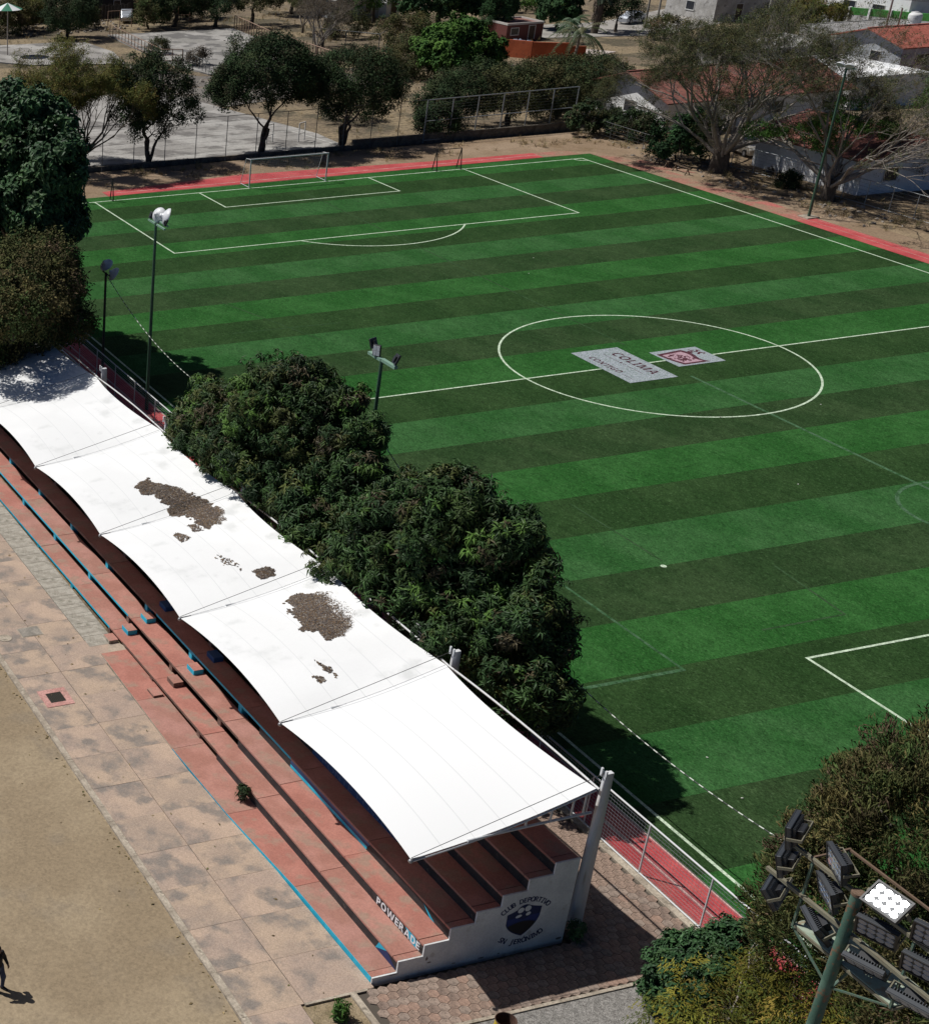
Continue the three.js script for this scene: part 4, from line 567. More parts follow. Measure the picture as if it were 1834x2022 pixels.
// openings: [face, along, y, w, h, kind]; face is one of 'w','e','n','s' of the box x0..x1, z0..z1
function openings(b, x0, x1, z0, z1, list) {
  for (const [face, along, y, w, h, kind] of list) {
    const ns = face === 's' || face === 'n', at = face === 's' ? z1 : face === 'n' ? z0 : face === 'w' ? x0 : x1, sg = face === 's' || face === 'e' ? 1 : -1;
    const B = (a0, a1, y0, y1, d0, d1) => ns ? box(along + a0, along + a1, y0, y1, Math.min(at + sg * d0, at + sg * d1), Math.max(at + sg * d0, at + sg * d1)) : box(Math.min(at + sg * d0, at + sg * d1), Math.max(at + sg * d0, at + sg * d1), y0, y1, along + a0, along + a1);
    const fr = part(kind === 'door' ? 'door' : 'window', [B(-w / 2 - 0.08, -w / 2, y, y + h, 0, 0.06), B(w / 2, w / 2 + 0.08, y, y + h, 0, 0.06), B(-w / 2 - 0.08, w / 2 + 0.08, y + h, y + h + 0.08, 0, 0.06)], matFrame, b);
    part(kind === 'door' ? 'door_leaf' : 'pane', B(-w / 2, w / 2, y, y + h, 0.002, 0.02), kind === 'door' ? matDoor : matGlass, fr); if (kind !== 'door') part('sill', B(-w / 2 - 0.1, w / 2 + 0.1, y - 0.1, y, 0, 0.1), matFrame, fr);
  }
}
function gable(x0, x1, z0, z1, e, ridge, axis, over = 0.5, th = 0.12) { // two sloping slabs, the ridge along axis
  const g = []; const slab = (a, b, c, d) => { const p = [...a, ...b, ...c, ...d], v = []; for (const i of [0, 1, 2, 0, 2, 3]) v.push(p[3 * i], p[3 * i + 1], p[3 * i + 2]); const low = [0, 2, 1, 0, 3, 2]; for (const i of low) v.push(p[3 * i], p[3 * i + 1] - th, p[3 * i + 2]); for (let k = 0; k < 4; k++) { const q = (k + 1) % 4; for (const [i, dn] of [[k, 0], [k, 1], [q, 1], [k, 0], [q, 1], [q, 0]]) v.push(p[3 * i], p[3 * i + 1] - dn * th, p[3 * i + 2]); } const h = new THREE.BufferGeometry(); h.setAttribute('position', new THREE.Float32BufferAttribute(v, 3)); h.computeVertexNormals(); h.setAttribute('uv', new THREE.Float32BufferAttribute(new Float32Array(v.length / 3 * 2), 2)); g.push(uvm(h)); };
  if (axis === 'x') { const zm = (z0 + z1) / 2; slab([x0 - over, e, z1 + over], [x1 + over, e, z1 + over], [x1 + over, ridge, zm], [x0 - over, ridge, zm]); slab([x1 + over, e, z0 - over], [x0 - over, e, z0 - over], [x0 - over, ridge, zm], [x1 + over, ridge, zm]); }
  else { const xm = (x0 + x1) / 2; slab([x0 - over, e, z0 - over], [x0 - over, e, z1 + over], [xm, ridge, z1 + over], [xm, ridge, z0 - over]); slab([x1 + over, e, z1 + over], [x1 + over, e, z0 - over], [xm, ridge, z0 - over], [xm, ridge, z1 + over]); }
  return g;
}
function gableEnds(x0, x1, z0, z1, e, ridge, axis) { const out = []; const tri = (a, b, c) => { const h = new THREE.BufferGeometry(); h.setAttribute('position', new THREE.Float32BufferAttribute([...a, ...b, ...c], 3)); h.computeVertexNormals(); h.setAttribute('uv', new THREE.Float32BufferAttribute([0, 0, 1, 0, 0.5, 1], 2)); out.push(h); }; if (axis === 'x') { const zm = (z0 + z1) / 2; tri([x0, e, z0], [x0, e, z1], [x0, ridge - 0.1, zm]); tri([x1, e, z1], [x1, e, z0], [x1, ridge - 0.1, zm]); } else { const xm = (x0 + x1) / 2; tri([x0, e, z1], [x1, e, z1], [xm, ridge - 0.1, z1]); tri([x1, e, z0], [x0, e, z0], [xm, ridge - 0.1, z0]); } return out; }
function house(name, label, x0, x1, z0, z1, e, ridge, axis, wallM, roofM, opens = [], over = 0.6) {
  const h = thing(name, label, 'house'); part('wall', [box(x0, x1, -0.3, e, z0, z1), ...gableEnds(x0, x1, z0, z1, e, ridge, axis)], wallM, h); const rf = part('roof', gable(x0, x1, z0, z1, e, ridge, axis, over), roofM, h);
  part('ridge_cap', axis === 'x' ? bar([x0 - over, ridge + 0.02, (z0 + z1) / 2], [x1 + over, ridge + 0.02, (z0 + z1) / 2], 0.3, 0.12) : bar([(x0 + x1) / 2, ridge + 0.02, z0 - over], [(x0 + x1) / 2, ridge + 0.02, z1 + over], 0.3, 0.12), roofM, rf); openings(h, x0, x1, z0, z1, opens); return h;
}
function flatHouse(name, label, x0, x1, z0, z1, hgt, wallM, roofM, opens = [], parapet = 0.4, parM = wallM, cat = 'building') {
  const h = thing(name, label, cat); part('wall', box(x0, x1, -0.3, hgt, z0, z1), wallM, h); part('roof', box(x0 + 0.1, x1 - 0.1, hgt, hgt + 0.06, z0 + 0.1, z1 - 0.1), roofM, h);
  part('parapet', [box(x0 - 0.04, x1 + 0.04, hgt, hgt + parapet, z1 - 0.15, z1 + 0.04), box(x0 - 0.04, x1 + 0.04, hgt, hgt + parapet, z0 - 0.04, z0 + 0.15), box(x0 - 0.04, x0 + 0.15, hgt, hgt + parapet, z0 + 0.15, z1 - 0.15), box(x1 - 0.15, x1 + 0.04, hgt, hgt + parapet, z0 + 0.15, z1 - 0.15)], parM, h); openings(h, x0, x1, z0, z1, opens); return h;
}
house('white_house', 'white walled building with red tile roof beside the right fence', 43.0, 54, -41.2, -29, 2.9, 4.3, 'z', matWhiteWall, matRoofTile, [['w', -31.5, 0, 1.0, 2.1, 'door'], ['s', 46, 1.0, 1.4, 1.1]], 0.75);
house('red_roof_house', 'large low building with a broad dark red roof behind the big bare tree', 45, 66, -67, -55.5, 2.9, 4.9, 'x', matWhiteWall, matRoofTile, [['s', 49, 1.0, 1.6, 1.1], ['s', 53, 0, 1.0, 2.1, 'door'], ['s', 58, 1.0, 1.6, 1.1], ['w', -61, 1, 1.6, 1.1]], 0.9);
house('tall_house', 'white two storey house with red roof at the right edge', 84, 96, -76, -66.5, 4.2, 5.6, 'x', matGreyWall, matRoofTile2, [['s', 87, 2.2, 1.6, 1.1], ['w', -70, 2.2, 1.4, 1.1], ['s', 91, 0, 1.2, 2.2, 'door']], 0.7);
solo('garden_wall', box(79, 92, -0.3, 1.9, -63.8, -63.5), matRoofTile2, 'red painted garden wall in front of the tall house', 'wall');
flatHouse('flat_roof_house', 'low building with a wide white flat roof behind the red roof', 70, 80, -71, -58.5, 2.7, matWhiteWall, matWhiteWall, [['s', 73, 1, 1.5, 1.1], ['w', -64, 0, 1, 2.1, 'door']]);
flatHouse('terrace_house', 'pale terrace building with grey roof beside the white flat roof', 72, 84, -84, -75, 3.0, matConc, matConc, [['s', 75, 1, 1.5, 1.1], ['s', 80, 1, 1.5, 1.1]]);
flatHouse('grey_shed', 'grey roofed shed row in front of the green and white wall', 94, 108, -92, -84, 2.6, matConc, matGreyRoof, [['s', 98, 0.9, 1.4, 1.0], ['s', 104, 0, 1, 2, 'door']], 0.15);
flatHouse('dark_shed', 'dark roofed shed beside the utility pole', 100, 112, -82, -74, 2.4, matGreyWall, flat(0.05, 0.045, 0.042, 0.9), [['w', -78, 0.9, 1.4, 1.0]], 0.12);
flatHouse('white_hall', 'big pale flat roofed hall at the top right corner', 117, 150, -112, -98, 4.2, matWhiteWall, matConc, [['w', -103, 1.2, 2, 1.4], ['w', -108, 1.2, 2, 1.4], ['s', 124, 1.2, 2, 1.4]]);
flatHouse('green_top_house', 'grey building with a bright green parapet at the top edge', 100, 109, -124, -114, 3.0, matConc, matConc, [['w', -119, 1, 1.6, 1.1], ['s', 104, 0, 1.1, 2.1, 'door']], 0.9, matGreen);
flatHouse('pink_house', 'small pinkish roofed house right of the green parapet', 112, 120, -124, -117, 2.8, matConc, mottled([0.36, 0.2, 0.15], [0.42, 0.26, 0.2], 3, { size: 128 }), [['w', -120, 1, 1.4, 1.0]]);
{ const w = thing('boundary_wall', 'white wall with a green painted top band at the upper right', 'wall'); const A = [112, -108], B = [119, -94]; const seg = (y0, y1, t) => { const dx = B[0] - A[0], dz = B[1] - A[1], L = Math.hypot(dx, dz), nx = -dz / L * t, nz = dx / L * t; return slabPoly([[A[0] + nx, A[1] + nz], [B[0] + nx, B[1] + nz], [B[0] - nx, B[1] - nz], [A[0] - nx, A[1] - nz]], y0, y1); }; part('wall_face', seg(-0.2, 1.4, 0.12), matWhiteWall, w); part('green_band', seg(1.4, 2.3, 0.13), matGreen, w, 'green painted top band'); for (let k = 0; k < 6; k++) { const t = (k + 0.5) / 6, x = A[0] + 7 * t, z = A[1] + 14 * t; part('pilaster', box(x - 0.22, x + 0.22, -0.2, 2.4, z - 0.15, z + 0.15), matWhiteWall, w); } }
for (const [x, y, z, l] of [[106.5, 2.66, -87, 'white water tank on the grey shed roof'], [113, 0, -90.5, 'white water tank beside the green and white wall']]) { const t = thing('water_tank', l, 'water tank', [x, y, z]); part('tank_body', new THREE.LatheGeometry([[0.001, 0], [0.75, 0], [0.8, 0.1], [0.76, 0.5], [0.8, 0.55], [0.8, 1.15], [0.7, 1.35], [0.3, 1.5], [0.001, 1.5]].map(([a, b]) => new THREE.Vector2(a, b)), 18), flat(0.7, 0.7, 0.69, 0.6), t); part('lid', new THREE.CylinderGeometry(0.28, 0.3, 0.12, 14).translate(0, 1.54, 0), flat(0.5, 0.5, 0.5), t); }
// orange garden wall, red house and white cottage at the top
{
  const m = mottled([0.42, 0.095, 0.035], [0.5, 0.125, 0.05], 4, { size: 256, base: 5, fine: 0.08, stain: [0.36, 0.09, 0.04] }), o = thing('orange_wall', 'orange painted garden wall behind the light green tree', 'wall'); const P = [[56.6, -101.5], [59.2, -97.6], [63.0, -95.0], [64.6, -94.4]];
  for (let i = 0; i < 3; i++) { const [xa, za] = P[i], [xb, zb] = P[i + 1], L = Math.hypot(xb - xa, zb - za), nx = -(zb - za) / L * 0.12, nz = (xb - xa) / L * 0.12; part('wall_section', slabPoly([[xa + nx, za + nz], [xb + nx, zb + nz], [xb - nx, zb - nz], [xa - nx, za - nz]], -0.2, [1.9, 1.85, 1.5][i]), m, o); }
  struct('garden_terrace', poly([[57, -101.8], [64.4, -94.8], [72, -98], [66, -108]], -0.09), mottled([0.45, 0.38, 0.34], [0.55, 0.47, 0.43], 4, { size: 256 }));
  flatHouse('red_house', 'small dark red house with pale columns behind the orange wall', 64, 69.5, -115, -110, 1.9, flat(0.12, 0.035, 0.03), mottled([0.22, 0.1, 0.08], [0.28, 0.14, 0.11], 3, { size: 128 }), [['s', 65.2, 0.7, 1.1, 0.8], ['s', 67.8, 0, 0.9, 1.7, 'door']], 0.25, flat(0.5, 0.48, 0.45));
  const tp = thing('blue_tarpaulin', 'crumpled blue grey tarpaulin in front of the red house', 'tarpaulin', [62.0, 0, -103.5]); const tg = new THREE.PlaneGeometry(4.6, 2.6, 22, 14); tg.rotateX(-Math.PI / 2); { const p = tg.attributes.position; for (let i = 0; i < p.count; i++) p.setY(i, 0.25 + 1.5 * fbm(p.getX(i) * 0.12 + 0.5, p.getZ(i) * 0.12 + 0.5, 16, 4) * (1 - Math.abs(p.getX(i)) / 3.2)); tg.computeVertexNormals(); } part('sheet', tg, M({ color: C(0.16, 0.2, 0.26), roughness: 0.6, side: THREE.DoubleSide }), tp);
  house('white_cottage', 'pale cottage with grey gable and dark window at the top', 53.4, 60.4, -142, -136, 2.6, 3.9, 'z', matGreyWall, matConc, [['s', 58.6, 0.5, 0.9, 1.7], ['s', 55, 0.9, 0.8, 0.8]], 0.4);
  flatHouse('white_shed', 'small white shed with a pale flat roof beside the cottage', 61.2, 63.4, -137.6, -135.4, 2.3, matWhiteWall, matWhiteWall, [['s', 62.4, 0, 0.9, 1.9, 'door']], 0.1);
  flatHouse('blue_roof_shed', 'dark shed with a pale blue metal roof at the top left', 22, 31, -160, -152, 2.6, flat(0.03, 0.028, 0.03), flat(0.42, 0.5, 0.6, 0.4), [['s', 26, 0, 1, 2, 'door']], 0.05);
  flatHouse('far_white_building', 'white building with a bright flat roof at the top middle', 78, 87, -150, -141, 3.0, matWhiteWall, matWhiteWall, [['s', 82, 1, 1.4, 1.1]]);
  const df = thing('board_fence', 'dark board fence in front of the blue roofed shed', 'fence'); for (let i = 0; i < 34; i++) { const x = 10 + i * 0.5; part('board', box(x, x + 0.46, -0.1, 1.9 + 0.1 * Math.sin(i * 3.1), -149.1, -149.04), flat(0.045, 0.036, 0.03, 0.95), df); }
  house('distant_house', 'distant grey house behind the bare bushes at the top left', 38, 48, -168, -160, 2.8, 4.2, 'x', matGreyWall, matGreyRoof, [['s', 41, 1, 1.4, 1.1], ['s', 45, 0, 1, 2, 'door']], 0.5);
}
// utility poles and wires
{
  const wood = flat(0.28, 0.26, 0.23, 0.9);
  const up = (label, x, z, h, arm) => { const t = thing('utility_pole', label, 'utility pole', [x, 0, z], 0, 'utility poles among the houses'); part('pole', rod([0, -0.3, 0], [0, h, 0], 0.16, 0.1, 8), wood, t); if (arm) { part('crossarm', bar([-0.9, h - 0.35, 0.5], [0.9, h - 0.35, -0.5], 0.12), wood, t); for (const k of [-0.8, 0, 0.8]) part('insulator', new THREE.CylinderGeometry(0.05, 0.07, 0.2, 8).translate(k, h - 0.2, -k * 0.55), matGoal, t); } };
  up('tall utility pole with a crossarm left of the red roofed house', 90.2, -75.5, 8.2, true); up('plain utility pole just behind the one with a crossarm', 93.5, -77, 6.5, false); up('plain utility pole by the green and white wall', 108, -105, 6, false); up('thin utility pole left of the green parapet building', 94, -118, 5.5, false); up('thin utility pole near the silver car', 88, -113, 5.5, false);
  const wires = thing('power_lines', 'black power lines running right from the tall utility pole', 'cable'); for (const k of [-0.8, 0, 0.8]) { const pts = []; for (let i = 0; i <= 20; i++) { const t = i / 20; pts.push(V(90.2 + k + 40 * t, 8 - 4.5 * 0.3 * 4 * t * (1 - t), -75.5 - k * 0.5 + 6 * t)); } part('wire', new THREE.TubeGeometry(new THREE.CatmullRomCurve3(pts), 20, 0.02, 4), matCable, wires); }
}
// striped parasol on a tall pole beside the concrete pad
{
  const u = thing('tall_parasol', 'green and white striped parasol on a tall pole at the left edge', 'parasol', [-0.6, 0, -123.7]); part('pole', rod([0, -0.2, 0], [0, 6.1, 0], 0.08, 0.07, 8), flat(0.42, 0.36, 0.3), u);
  for (let k = 0; k < 8; k++) { const g = new THREE.ConeGeometry(1.9, 0.75, 2, 1, true, k * Math.PI / 4, Math.PI / 4); g.translate(0, 5.95, 0); part('canopy_panel', g, M({ color: k % 2 ? C(0.04, 0.2, 0.12) : C(0.75, 0.77, 0.77), side: THREE.DoubleSide }), u); }
}
// ---------- parked cars ----------
{
  const car = (label, x, z, turn, paint) => {
    const c = thing('parked_car', label, 'car', [x, 0, z], turn, 'parked cars in the distance');
    const prof = new THREE.Shape(); [[-2.1, 0.35], [-2.15, 0.75], [-1.9, 0.95], [-1.15, 1.0], [-0.55, 1.42], [0.75, 1.45], [1.35, 1.02], [1.95, 0.95], [2.15, 0.7], [2.1, 0.35]].forEach(([a, b], i) => prof[i ? 'lineTo' : 'moveTo'](a, b));
    const g = new THREE.ExtrudeGeometry(prof, { depth: 1.5, bevelEnabled: true, bevelSize: 0.08, bevelThickness: 0.08, bevelSegments: 2 }); g.translate(0, -0.05, -0.75); part('body', g, M({ color: paint, roughness: 0.3, metalness: 0.3 }), c);
    for (const s of [-0.835, 0.835]) { const wn = new THREE.Shape(); [[-1.0, 0.98], [-0.5, 1.33], [0.7, 1.35], [1.2, 1.0]].forEach(([a, b], i) => wn[i ? 'lineTo' : 'moveTo'](a, b)); const w = new THREE.ExtrudeGeometry(wn, { depth: 0.02, bevelEnabled: false }); w.translate(0, -0.05, s - 0.01); part('side_window', w, matGlass, c); }
    part('windscreen', bar([-1.13, 0.99, 0], [-0.6, 1.36, 0], 1.4, 0.03), matGlass, c); part('rear_window', bar([1.33, 1.0, 0], [0.82, 1.38, 0], 1.4, 0.03), matGlass, c);
    for (const [a, b] of [[-1.35, -0.78], [-1.35, 0.78], [1.35, -0.78], [1.35, 0.78]]) { const w = part('wheel', new THREE.CylinderGeometry(0.32, 0.32, 0.2, 16).rotateX(Math.PI / 2).translate(a, 0.32, b), flat(0.02, 0.02, 0.02), c); part('rim', new THREE.CylinderGeometry(0.18, 0.18, 0.21, 12).rotateX(Math.PI / 2).translate(a, 0.32, b), matMetal, w); }
    for (const b of [-0.55, 0.55]) { part('headlight', new THREE.SphereGeometry(0.14, 8, 6).scale(0.4, 0.7, 1).translate(-2.16, 0.7, b), matLens, c); part('tail_light', new THREE.SphereGeometry(0.12, 8, 6).scale(0.4, 0.7, 1).translate(2.17, 0.72, b), flat(0.3, 0.02, 0.02), c); }
  };
  car('pale grey car parked by the rusty railing at the top left', 25.2, -146.2, 1.2, C(0.45, 0.48, 0.52)); car('silver car parked on the street at the top middle', 89.4, -117.5, 0.25, C(0.42, 0.45, 0.5)); car('cream car parked behind the huge bare tree', 45.6, -45.2, 1.4, C(0.55, 0.52, 0.46));
}
// ---------- yellow drum at the kerb ----------
{
  const d = thing('steel_drum', 'yellow steel drum with an open rusty top on the gravel', 'drum', [-42.51, -0.02, 46.9]); const ym = mottled([0.5, 0.36, 0.02], [0.58, 0.43, 0.03], 1, { size: 128, base: 5, fine: 0.1, stain: [0.2, 0.1, 0.04] }); ym.side = THREE.DoubleSide; const rm = mottled([0.06, 0.035, 0.025], [0.12, 0.06, 0.04], 0.8, { size: 128, fine: 0.3 }); rm.side = THREE.DoubleSide;
  part('drum_body', new THREE.LatheGeometry([[0.3, 0], [0.3, 0.28], [0.315, 0.3], [0.3, 0.32], [0.3, 0.58], [0.315, 0.6], [0.3, 0.62], [0.3, 0.88], [0.312, 0.9]].map(([a, b]) => new THREE.Vector2(a, b)), 28), ym, d); part('inside', new THREE.LatheGeometry([[0.001, 0.1], [0.29, 0.1], [0.292, 0.89]].map(([a, b]) => new THREE.Vector2(a, b)), 28), rm, d); part('rim', new THREE.TorusGeometry(0.303, 0.014, 6, 28).rotateX(Math.PI / 2).translate(0, 0.9, 0), rm, d);
}

// ---------- small things under the bare trees ----------
{
  const wd = flat(0.12, 0.085, 0.055, 0.95);
  const hurdle = (label, x, z, turn) => { const h = thing('wooden_hurdle', label, 'hurdle', [x, -0.03, z], turn, 'wooden hurdles on the dirt margin'); for (const s of [-0.9, 0.9]) part('leg', [bar([s, 0, -0.25], [s * 0.92, 0.62, 0.08], 0.07), bar([s, 0, 0.25], [s * 0.92, 0.62, -0.08], 0.07)], wd, h); part('top_bar', bar([-1.15, 0.58, 0], [1.15, 0.6, 0], 0.1, 0.08), wd, h); };
  hurdle('brown wooden hurdle on the dirt margin nearer the far corner', 35.3, -43.6, 1.35); hurdle('brown wooden hurdle on the dirt margin beside the huge bare tree', 35.0, -40.7, 1.5);
  const bag = thing('rubbish_bag', 'black rubbish bag by the low fence before the white wall', 'bag', [41.8, -0.1, -37.6]); const bgG = new THREE.SphereGeometry(0.42, 12, 9); { const p = bgG.attributes.position; for (let i = 0; i < p.count; i++) { const k = 0.85 + 0.3 * vn(p.getX(i) * 5 + 9, p.getY(i) * 5 + p.getZ(i) * 4 + 9, 64); p.setXYZ(i, p.getX(i) * k, Math.max(-0.3, p.getY(i) * k), p.getZ(i) * k); } bgG.computeVertexNormals(); } bgG.translate(0, 0.32, 0); part('sack', bgG, flat(0.012, 0.012, 0.014, 0.35), bag); part('knot', new THREE.ConeGeometry(0.1, 0.2, 8).translate(0, 0.8, 0), flat(0.012, 0.012, 0.014, 0.35), bag);
}

// ---------- vegetation ----------
function leafGeo(len, w, fold = 0.25, droop = 0.2, roll = 0) { // lanceolate leaf along +z
  const y = w * fold, m = 0.42 * len, v = [[0, 0, 0], [-w / 2, y, m], [0, 0, m], [w / 2, y, m], [0, -droop * len, len]], t = [[0, 2, 1], [0, 3, 2], [1, 2, 4], [2, 3, 4]], p = [];
  for (const a of t) for (const i of a) p.push(...v[i]); const g = new THREE.BufferGeometry(); g.setAttribute('position', new THREE.Float32BufferAttribute(p, 3)); if (roll) g.rotateZ(roll); g.computeVertexNormals(); return g;
}
function sprigGeo(kind, seed) {
  const r = mulberry(seed), out = [];
  if (kind === 'mango') for (let i = 0; i < 10; i++) { const g = leafGeo(0.2 + 0.1 * r(), 0.062, 0.3, 0.3 + 0.2 * r(), (r() - 0.5) * 0.8); g.rotateX(0.95 * r() - 0.35); g.rotateY(i * 2.4 + r()); g.translate(0, (r() - 0.5) * 0.12, 0); out.push(g); }
  else if (kind === 'small') for (let i = 0; i < 13; i++) { const g = leafGeo(0.11 + 0.05 * r(), 0.065, 0.2, 0.15, (r() - 0.5)); g.rotateX(1.6 * (r() - 0.5)); g.rotateY(r() * 6.3); g.translate((r() - 0.5) * 0.42, (r() - 0.5) * 0.34, (r() - 0.5) * 0.42); out.push(g); }
  else if (kind === 'broad') for (let i = 0; i < 8; i++) { const g = leafGeo(0.24 + 0.08 * r(), 0.15, 0.22, 0.25, (r() - 0.5)); g.rotateX(0.9 * r() - 0.3); g.rotateY(i * 2.4 + r()); g.translate((r() - 0.5) * 0.2, (r() - 0.5) * 0.16, (r() - 0.5) * 0.2); out.push(g); }
  else if (kind === 'droop') for (let i = 0; i < 12; i++) { const g = leafGeo(0.17 + 0.08 * r(), 0.035, 0.2, 0.3, (r() - 0.5)); g.rotateX(0.5 + 0.9 * r()); g.rotateY(r() * 6.3); g.translate((r() - 0.5) * 0.34, (r() - 0.5) * 0.3, (r() - 0.5) * 0.34); out.push(g); }
  else if (kind === 'frond') { // feathery leaf: a stalk with rows of narrow leaflets
    for (const ang of [0, 2.1, 4.2]) { const rows = []; for (let k = 0; k < 11; k++) for (const s of [-1, 1]) { const g = leafGeo(0.15 * Math.sin(0.35 + k * 0.24), 0.03, 0.15, 0.15); g.rotateY(s * 1.2); g.translate(0, -0.006 * k * k * 0.5, 0.06 + 0.05 * k); rows.push(g); } for (const g of rows) { g.rotateX(-0.25 - 0.3 * r()); g.rotateY(ang + r() * 0.6); out.push(g); } }
  } else if (kind === 'tuft') for (let i = 0; i < 11; i++) { const g = leafGeo(0.2 + 0.25 * r(), 0.018, 0.1, 0.25); g.rotateX(-0.7 - 0.7 * r()); g.rotateY(r() * 6.3); g.translate((r() - 0.5) * 0.16, 0, (r() - 0.5) * 0.16); out.push(g); }
  return mergeGeometries(out);
}
const SPRIG = {}; for (const k of ['mango', 'small', 'broad', 'droop', 'frond', 'tuft']) SPRIG[k] = [sprigGeo(k, 3), sprigGeo(k, 8)];
const leafMat = (rough) => new THREE.MeshPhysicalMaterial({ color: 0xffffff, roughness: rough, specularIntensity: 0.45, side: THREE.DoubleSide });
const matLeafGloss = leafMat(0.55), matLeafMatt = leafMat(0.85);
const PAL = {
  mango: [[0.026, 0.056, 0.018, 4], [0.038, 0.078, 0.022, 5], [0.05, 0.084, 0.022, 3], [0.075, 0.09, 0.026, 2.4], [0.078, 0.064, 0.034, 0.8], [0.075, 0.145, 0.028, 1.7]],
  darkgreen: [[0.024, 0.062, 0.022, 4], [0.034, 0.082, 0.028, 4], [0.052, 0.105, 0.036, 2]],
  acacia: [[0.025, 0.048, 0.018, 4], [0.035, 0.062, 0.022, 3], [0.05, 0.068, 0.026, 2], [0.06, 0.06, 0.03, 1]],
  olive: [[0.06, 0.068, 0.026, 4], [0.08, 0.082, 0.03, 3], [0.1, 0.085, 0.035, 2], [0.05, 0.07, 0.025, 2]],
  brownolive: [[0.075, 0.082, 0.026, 4], [0.1, 0.085, 0.034, 3], [0.055, 0.085, 0.024, 3.5], [0.135, 0.115, 0.042, 1.6], [0.13, 0.09, 0.055, 0.8]],
  lime: [[0.055, 0.125, 0.02, 4], [0.075, 0.15, 0.026, 3], [0.04, 0.1, 0.02, 3]],
  feather: [[0.12, 0.125, 0.017, 4], [0.155, 0.14, 0.02, 3], [0.085, 0.11, 0.02, 3], [0.17, 0.125, 0.024, 1]],
  yellowpalm: [[0.07, 0.095, 0.03, 3], [0.05, 0.085, 0.028, 3], [0.12, 0.12, 0.045, 2]],
  dead: [[0.11, 0.09, 0.065, 3], [0.15, 0.12, 0.085, 2], [0.085, 0.07, 0.05, 2]],
  yellow: [[0.14, 0.135, 0.03, 3], [0.1, 0.12, 0.03, 3], [0.17, 0.12, 0.035, 1]],
  straw: [[0.3, 0.23, 0.12, 4], [0.24, 0.175, 0.085, 3], [0.2, 0.16, 0.07, 2], [0.13, 0.13, 0.05, 1]],
};
function pick(pal) { let s = 0; for (const p of pal) s += p[3]; let k = rnd() * s; for (const p of pal) { k -= p[3]; if (k <= 0) return p; } return pal[0]; }
const matBark = mottled([0.07, 0.055, 0.042], [0.11, 0.088, 0.068], 1.3, { size: 256, base: 8, fine: 0.25, rough: 1 }), matBarkPale = mottled([0.23, 0.2, 0.17], [0.34, 0.3, 0.26], 1.3, { size: 256, base: 8, fine: 0.25, stain: [0.09, 0.075, 0.06], rough: 1 });
function leaves(points, kind, pal, scale, parent, gloss = true, name = 'crown') { // points: [pos, outward, colour]
  const half = [points.filter((_, i) => i % 2 === 0), points.filter((_, i) => i % 2)], o = new THREE.Object3D(), c = new THREE.Color(), q = new THREE.Quaternion(), up = V(0, 1, 0);
  half.forEach((pts, h) => {
    if (!pts.length) return; const im = new THREE.InstancedMesh(SPRIG[kind][h], gloss ? matLeafGloss : matLeafMatt, pts.length); im.name = name; im.userData.kind = 'stuff'; im.castShadow = im.receiveShadow = true;
    pts.forEach(([p, n, col], i) => { o.position.copy(p); q.setFromUnitVectors(up, V(n.x * 0.8 + rr(-0.4, 0.4), n.y * 0.6 + 0.55, n.z * 0.8 + rr(-0.4, 0.4)).normalize()); o.quaternion.copy(q); o.rotateY(rnd() * 6.3); const s = scale * rr(0.75, 1.3); o.scale.setScalar(s); o.updateMatrix(); im.setMatrixAt(i, o.matrix); const k = rr(0.7, 1.35); c.setRGB(col[0] * k, col[1] * k, col[2] * k); im.setColorAt(i, c); });
    parent.add(im);
  });
}
// clumps of sprigs over a set of ellipsoid lobes
function crownPoints(lobes, clumpR, per, pal, { density = 1, low = -0.55, inner = 0.12 } = {}) {
  const pts = [];
  for (const [lx, ly, lz, rx, ry, rz, d = 1] of lobes) {
    const area = 4 * Math.PI * Math.pow((Math.pow(rx * ry, 1.6) + Math.pow(rx * rz, 1.6) + Math.pow(ry * rz, 1.6)) / 3, 1 / 1.6), n = Math.ceil(area / (clumpR * clumpR * 2.2) * density * d);
    for (let i = 0; i < n; i++) {
      const a = rnd() * 6.2832, y = low + (1 - low) * rnd(), h = Math.sqrt(Math.max(0, 1 - y * y)), k = rnd() < inner ? rr(0.4, 0.8) : rnd() < 0.14 ? rr(1.08, 1.24) : rr(0.84, 1.06), dx = h * Math.cos(a), dz = h * Math.sin(a), c = V(lx + rx * k * dx, ly + ry * k * y, lz + rz * k * dz);
      let hid = false; for (const [ox, oy, oz, sx, sy, sz] of lobes) if (ox !== lx || oy !== ly || oz !== lz) { const e = ((c.x - ox) / sx) ** 2 + ((c.y - oy) / sy) ** 2 + ((c.z - oz) / sz) ** 2; if (e < 0.5) { hid = true; break; } } if (hid && rnd() < 0.85) continue;
      const cb = rr(0.65, 1.35), cp = pick(pal), col = [cp[0] * cb, cp[1] * cb, cp[2] * cb], cr = clumpR * rr(0.7, 1.25), nn = V(dx, y, dz), m = Math.ceil(per * rr(0.7, 1.3));
      for (let j = 0; j < m; j++) { const u = V(rr(-1, 1), rr(-1, 1), rr(-1, 1)); if (u.lengthSq() > 1) { j--; continue; } u.normalize(); if (u.dot(nn) < -0.25 && rnd() < 0.8) { j--; continue; } pts.push([c.clone().addScaledVector(u, cr * rr(0.55, 1)).setY(c.y + u.y * cr * 0.75), u.clone().add(nn).normalize(), rnd() < 0.78 ? col : pick(pal)]); }
    }
  }
  return pts;
}
